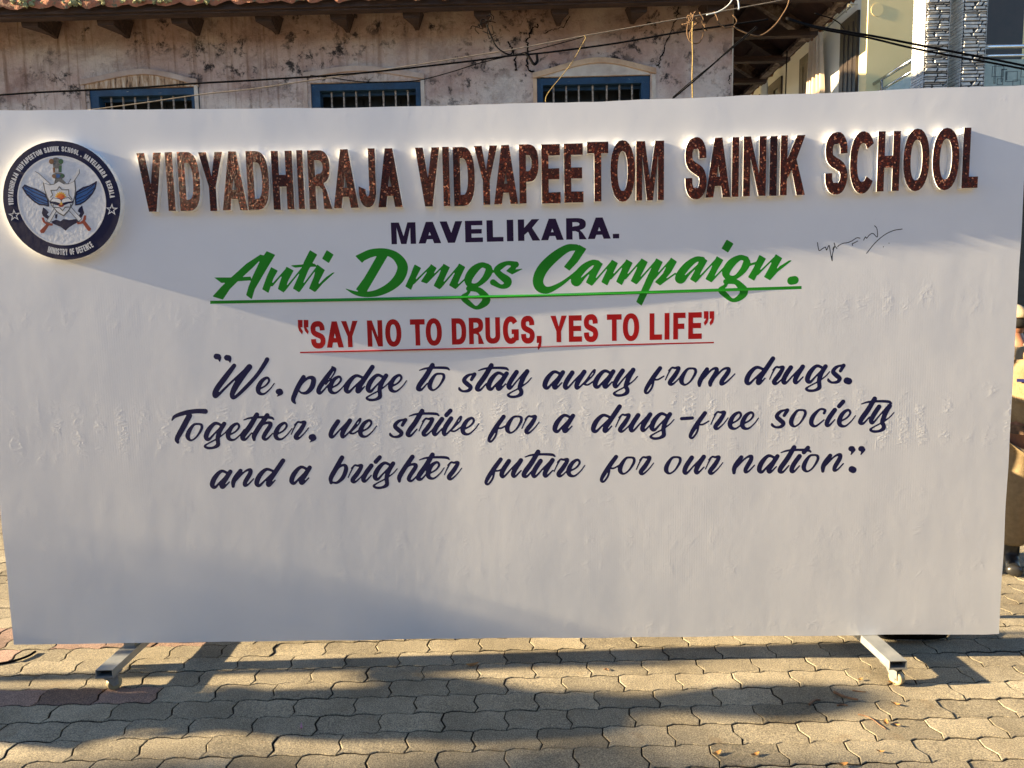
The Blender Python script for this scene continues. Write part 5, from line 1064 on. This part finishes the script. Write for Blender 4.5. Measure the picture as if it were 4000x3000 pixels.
for pts, r, lab in (([(3258, 2702), (3290, 2718), (3325, 2728), (3352, 2733)], .005, 'thick dry twig lying at the tip of the long ground shadow'), ([(3162, 2752), (3175, 2740), (3190, 2733), (3205, 2734)], .004, 'bent little twig inside the ground shadow'), ([(3330, 2697), (3355, 2700), (3383, 2703)], .0022, 'thin straight straw above the thick twig'),
    ([(3270, 2755), (3290, 2752), (3312, 2755)], .003, 'short dark twig under the thick twig'), ([(3352, 2790), (3385, 2798), (3412, 2812), (3432, 2828), (3462, 2848)], .002, 'long thin straw on the sunlit pavers at lower right'), ([(2360, 2614), (2372, 2612), (2380, 2618)], .003, 'tiny twig crumb on the bright pavers right of centre')):
    P = spline([unZ(x, y, r*1.4) for x, y in pts], 5); mb = MB(); mb.tube(P, [r*(1-.4*i/len(P)) for i in range(len(P))], 6); tag(mb.build('twig', M['twig'], None, True), lab, 'twig', 'twigs on the paving')

# ------------------------------------------------------------ people at the right, behind the board
def skinned(name, verts, edges, rad, mat, parent, levels=2, root=0):
    me = bpy.data.meshes.new(name); me.from_pydata([tuple(v) for v in verts], edges, []); o = bpy.data.objects.new(name, me); COL.objects.link(o)
    md = o.modifiers.new('skin', 'SKIN'); md.use_smooth_shade = True
    sv = me.skin_vertices[0].data
    for i, r_ in enumerate(rad): sv[i].radius = (r_, r_) if not hasattr(r_, '__len__') else tuple(r_)
    for i in range(len(verts)): sv[i].use_root = (i == root)
    sb = o.modifiers.new('sub', 'SUBSURF'); sb.levels = sb.render_levels = levels
    bpy.context.view_layer.update()
    dg = bpy.context.evaluated_depsgraph_get(); m2 = bpy.data.meshes.new_from_object(o.evaluated_get(dg)); m2.name = name
    bpy.data.objects.remove(o); o2 = bpy.data.objects.new(name, m2); COL.objects.link(o2); m2.materials.clear(); m2.materials.append(M[mat])
    m2.polygons.foreach_set('use_smooth', [True]*len(m2.polygons))
    if parent is not None: o2.parent = parent
    return o2
def ball(mbx, c, r, nu=14, nv=10, fn=None, mi=0):
    V = []
    for a in range(nv+1):
        for b_ in range(nu):
            th_, ph = math.pi*a/nv, 2*math.pi*b_/nu; d = np.array([math.sin(th_)*math.cos(ph), math.sin(th_)*math.sin(ph), math.cos(th_)])
            q = np.asarray(c)+d*np.asarray(r); V.append(fn(q, d) if fn else q)
    return mbx.add(V, [(a*nu+b_, a*nu+(b_+1) % nu, (a+1)*nu+(b_+1) % nu, (a+1)*nu+b_) for a in range(nv) for b_ in range(nu)], mi)
def cadet(loc, yaw, H, label, hand_up, capmat='khakicap', bow=0.0):
    root_ = thing('person', label, 'person', loc); root_.rotation_euler = (0, 0, yaw)
    k = H/1.70
    def v(x, y, z): return (x*k, y*k, z*k)
    # local frame: faces -Y. one continuous body: pelvis, spine, neck, head core, arms, hands with five fingers, legs, feet
    V = []; E_ = []; Rd = []
    def nd(p, r_, par=None):
        V.append(v(*p)); Rd.append(r_*k if not hasattr(r_, '__len__') else (r_[0]*k, r_[1]*k))
        if par is not None: E_.append((par, len(V)-1))
        return len(V)-1
    HO = np.array([0, -.035, -bow])
    pel = nd((0, 0, .90), (.13, .10)); sp1 = nd((0, -.01, 1.08), (.125, .095), pel); sp2 = nd((0, -.01, 1.27), (.14, .10), sp1); sp3 = nd((0, 0, 1.38), (.09, .08), sp2)
    nk = nd((0, -.02, 1.45-bow*.5), .052, sp3); hd0 = nd(np.array((0, -.025, 1.53))+HO, (.060, .066), nk); hd1 = nd(np.array((0, -.02, 1.60))+HO, (.066, .08), hd0); nd(np.array((0, -.01, 1.65))+HO, (.052, .066), hd1)
    for s_ in (-1, 1):
        hp = nd((s_*.08, 0, .83), .085, pel); kn = nd((s_*.078, -.015, .48), .055, hp); an = nd((s_*.075, .02, .10), .038, kn); ft = nd((s_*.08, -.06, .045), (.04, .03), an); nd((s_*.085, -.15, .035), (.04, .022), ft)
        sh_ = nd((s_*.17, 0, 1.37), .055, sp2)
        if s_ == hand_up:
            el = nd((s_*.27, -.13, 1.20), .042, sh_); wr_ = nd((s_*.17, -.25, 1.36), .028, el); hv = np.array([-s_*.35, -.15, .9])
        else:
            el = nd((s_*.24, .03, 1.12), .042, sh_); wr_ = nd((s_*.23, -.06, .90), .028, el); hv = np.array([0, -.18, -.98])
        hv = hv/np.linalg.norm(hv); w0 = np.array(V[wr_])/k; pm = nd(w0+hv*.05, (.034, .018), wr_); pn = nd(w0+hv*.085, (.036, .016), pm)
        sd_ = np.cross(hv, (0, 1, 0)); sd_ /= np.linalg.norm(sd_); fw2 = np.cross(sd_, hv)
        for fi, (off, ln) in enumerate(((-.028, .065), (-.010, .078), (.009, .074), (.027, .058))):
            b0 = w0+hv*.09+sd_*off; p1 = nd(b0+hv*ln*.35, .0085, pn); p2 = nd(b0+hv*ln*.7+fw2*-.010, .0078, p1); nd(b0+hv*ln*.95+fw2*-.024, .006, p2)
        tb = w0+hv*.04+sd_*-.03; t1 = nd(tb+sd_*-.018+hv*.02, .010, pm); nd(tb+sd_*-.030+hv*.05, .0078, t1)
    body = skinned('body', V, E_, Rd, 'skin', root_)
    # face on the head: nose, lips, ears, eyes, brows
    def part(mbx, name, mat, par=root_, sm=True):
        sh3 = HO*k if name in ('eyes', 'brows_and_pupils', 'hair', 'cap') else np.zeros(3); mbx.v = [tuple(np.array(p)+sh3) for p in mbx.v]; me = bpy.data.meshes.new(name); o = bpy.data.objects.new(name, me); COL.objects.link(o); o.parent = par
        me.from_pydata(mbx.v, [], mbx.f); me.materials.append(M[mat]); me.polygons.foreach_set('use_smooth', [sm]*len(me.polygons)); return o
    hc = np.array([0, -.03, 1.575])
    def head_fn(q, d):
        q = q.copy(); zf = (q[2]-1.575)
        if zf < 0: q[0] *= 1-.35*min(1, -zf/.12)**1.5; q[1] = hc[1]+(q[1]-hc[1])*(1-.12*min(1, -zf/.12))
        if d[1] < -.2:
            q[1] -= .030*math.exp(-(q[0]/.012)**2-((q[2]-1.555)/.020)**2)+.012*math.exp(-(q[0]/.010)**2-((q[2]-1.585)/.03)**2)    # nose
            q[1] += .010*(math.exp(-((q[0]-.033)/.016)**2-((q[2]-1.590)/.012)**2)+math.exp(-((q[0]+.033)/.016)**2-((q[2]-1.590)/.012)**2))
            q[1] -= .008*math.exp(-(q[0]/.024)**2-((q[2]-1.512)/.009)**2)+.006*math.exp(-(q[0]/.02)**2-((q[2]-1.475)/.014)**2)
        return (q+HO)*k
    mb = MB(); ball(mb, hc, (.076, .095, .118), 40, 34, head_fn)
    for s_ in (-1, 1): ball(mb, (0, 0, 0), (1, 1, 1), 10, 8, lambda q, d, s_=s_: (np.array([s_*.077, -.01, 1.56])+HO+d*np.array([.010, .020, .032]))*k)
    part(mb, 'head', 'skin')
    mb = MB()
    for s_ in (-1, 1): ball(mb, (0, 0, 0), (1, 1, 1), 10, 8, lambda q, d, s_=s_: (np.array([s_*.033, -.108, 1.590])+d*np.array([.013, .010, .007]))*k)
    part(mb, 'eyes', 'eye')
    mb = MB()
    for s_ in (-1, 1):
        ball(mb, (0, 0, 0), (1, 1, 1), 8, 6, lambda q, d, s_=s_: (np.array([s_*.033, -.1155, 1.590])+d*np.array([.006, .004, .006]))*k)
        mb.tube([np.array([s_*.014, -.119, 1.609])*k, np.array([s_*.034, -.121, 1.615])*k, np.array([s_*.054, -.108, 1.609])*k], .0035*k, 6)
    part(mb, 'brows_and_pupils', 'hair')
    mb = MB(); ball(mb, (0, 0, 0), (1, 1, 1), 20, 12, lambda q, d: (np.array([0, -.018, 1.60])+d*np.array([.080, .098, .098]) if d[2] > -.5 and d[1] > -.35 else np.array([0, -.018, 1.62])+d*np.array([.06, .07, .05]))*k); part(mb, 'hair', 'hair')
    mb = MB()
    ball(mb, (0, 0, 0), (1, 1, 1), 26, 12, lambda q, d: (np.array([.008, -.018, 1.632])+np.array([d[0]*.092, d[1]*.112, (d[2]*.088 if d[2] > 0 else d[2]*.012)])+(np.array([.02, 0, .012])*max(0, d[2])))*k)
    mb.tube([np.array([.083*math.cos(a), -.018+.104*math.sin(a), 1.632])*k for a in np.linspace(0, 2*math.pi, 25)], .009*k, 6, cap=False); part(mb, 'cap', capmat)
    # uniform
    Vs = []; Es = []; Rs = []
    def ns(p, r_, par=None):
        Vs.append(v(*p)); Rs.append((r_[0]*k, r_[1]*k) if hasattr(r_, '__len__') else r_*k)
        if par is not None: Es.append((par, len(Vs)-1))
        return len(Vs)-1
    a = ns((0, 0, .93), (.155, .12)); b_ = ns((0, -.01, 1.10), (.150, .115), a); c_ = ns((0, -.01, 1.28), (.165, .122), b_); d_ = ns((0, 0, 1.40), (.085, .085), c_)
    for s_ in (-1, 1):
        e = ns((s_*.18, 0, 1.375), .068, c_)
        if s_ == hand_up: ns((s_*.25, -.10, 1.24), .062, e)
        else: ns((s_*.235, .02, 1.17), .062, e)
    skinned('shirt', Vs, Es, Rs, 'khaki', root_)
    Vs, Es, Rs = [], [], []
    a = ns((0, 0, .95), (.150, .118))
    for s_ in (-1, 1): h_ = ns((s_*.085, 0, .84), .105, a); kn = ns((s_*.085, -.012, .50), .092, h_); an = ns((s_*.082, .015, .20), .082, kn); ns((s_*.082, .015, .165), .077, an)
    skinned('trousers', Vs, Es, Rs, 'khaki', root_)
    mb = MB(); n = 28; mb.add([v(.172*math.cos(2*math.pi*i/n), -.004+.140*math.sin(2*math.pi*i/n), z) for z in (.95, 1.01) for i in range(n)] , [(i, (i+1) % n, n+(i+1) % n, n+i) for i in range(n)])
    part(mb, 'belt', 'camo')
    for s_ in (-1, 1):
        Vs, Es, Rs = [], [], []
        a = ns((s_*.078, .02, .21), .050); b_ = ns((s_*.078, .02, .09), .050, a); c_ = ns((s_*.082, -.07, .045), (.050, .045), b_); ns((s_*.087, -.185, .040), (.054, .042), c_)
        skinned('boot', Vs, Es, Rs, 'boot', root_, 2)
    mb = MB()
    for s_ in (-1, 1): mb.prism([v(s_*.03, -.112, 1.43), v(s_*.085, -.075, 1.425), v(s_*.075, -.118, 1.375), v(s_*.02, -.128, 1.37)][::s_], (0, -.004*k, 0), (0, .008*k, 0))
    part(mb, 'collar', 'tan', sm=False)
    for s_ in (-1, 1):
        mb = MB(); mb.prism([v(s_*.035, -.128, 1.285), v(s_*.125, -.108, 1.285), v(s_*.125, -.112, 1.17), v(s_*.08, -.124, 1.155), v(s_*.035, -.130, 1.17)][::s_], (0, -.010*k, 0), (0, .004*k, 0)); pk = part(mb, 'pocket', 'khaki', sm=False)
        mb = MB(); mb.prism([v(s_*.035, -.134, 1.315), v(s_*.125, -.114, 1.315), v(s_*.125, -.114, 1.295), v(s_*.035, -.134, 1.295)][::s_], (0, -.010*k, 0), (0, .002*k, 0)); part(mb, 'name_strip', 'boot' if s_ > 0 else 'navy', sm=False)
    return root_
pb_ = unZ(4016, 2236)
cadet((pb_[0], pb_[1]+.02, 0), R(-28), 1.25, 'young cadet in khaki uniform and olive cap, nearest the right edge of the board', 1, bow=.10)
pc_ = unZ(4085, 2150)
cadet((pc_[0]+.02, pc_[1]+.30, 0), R(200), 1.30, 'second cadet in khaki with a tan cap, half hidden behind the first', -1, 'tan')
cadet((1.25, .86, 0), R(-80), 1.50, 'added cadet in khaki, unseen behind the board, there to shade the first', 1)  # unseen figure put in to throw shade on the front cadet
byst = cadet((-4.10, -.135, 0), R(150), 1.72, 'adult in khaki standing at the left, outside the view, whose shadow falls before the board', 1)
byst.rotation_euler = (R(-12), 0, R(150))

pc = thing('sunblocker', 'added wooden placard on a post at the left, outside the view', 'sunblocker', (-4.3, -.062, 0))  # unseen panel, added only to shade the lower left of the board
mb = MB(); mb.lohi((-4.33, -.052, 0), (-4.29, -.036, .95)); mb.build('post', M['wood'], pc)
mb = MB(); V = []
for k in range(13):
    xx = -4.62+.64*k/12; V.append((xx, 0, 1.33+.05*math.sin(k*.9)))
mb.prism([(-3.98, 0, .80), (-4.62, 0, .80)][::-1]+[(x, 0, z) for x, y, z in V][::-1], (0, -.086, 0), (0, -.0525, 0)); mb.build('panel', M['wornwood'], pc)

# ------------------------------------------------------------ trees to the left whose shade falls across the paving
def leaves(mb, pts, size, n_):
    for c_ in pts:
        for _ in range(n_):
            a = Vector((random.gauss(0, 1), random.gauss(0, 1), random.gauss(0, 1))).normalized(); b2 = a.orthogonal().normalized(); s_ = size*random.uniform(.6, 1.3)
            p = Vector(c_)+Vector((random.gauss(0, 1), random.gauss(0, 1), random.gauss(0, 1)))*size*1.1
            mb.add([p-a*s_, p+b2*s_*.45, p+a*s_, p-b2*s_*.45], [(0, 1, 2, 3)])
def shade_tree(x, y, h0, h1, rx, label, n_=260, ls=.10):
    t_ = thing('shade_tree', label, 'tree', (x, y, 0), 'trees left of the yard')
    mb = MB(); mb.tube(spline([(x, y, 0), (x+.05, y+.05, h0*.5), (x-.03, y, h0), (x, y, h1)], 5), [.16*(1-.045*i) for i in range(16)], 8)
    for k in range(7):
        a = 2*math.pi*k/7; mb.tube(spline([(x, y, h0*.8+.2*k/7), (x+rx*.4*math.cos(a), y+rx*.4*math.sin(a), h0+.2*(h1-h0)), (x+rx*.85*math.cos(a), y+rx*.85*math.sin(a), h0+.5*(h1-h0))], 4), [.06, .055, .05, .045, .04, .035, .03, .02, .012], 6)
    mb.build('trunk', M['bark'], t_)
    mb = MB(); pts = []
    for _ in range(n_):
        d = np.array([random.gauss(0, 1), random.gauss(0, 1), random.gauss(0, 1)]); d = d/np.linalg.norm(d)*random.random()**.4
        q = np.array([x, y, (h0+h1)/2])+d*np.array([rx, rx, (h1-h0)/2])
        if mnoise.noise(Vector(q*.8)) > -.12: pts.append(q)
    leaves(mb, pts, ls, 16); mb.build('crown', M['leaf'], t_)
shade_tree(-13.5, -.90, 3.4, 4.5, .24, 'slender leafy young tree left of the yard, outside the view', 34, .06)
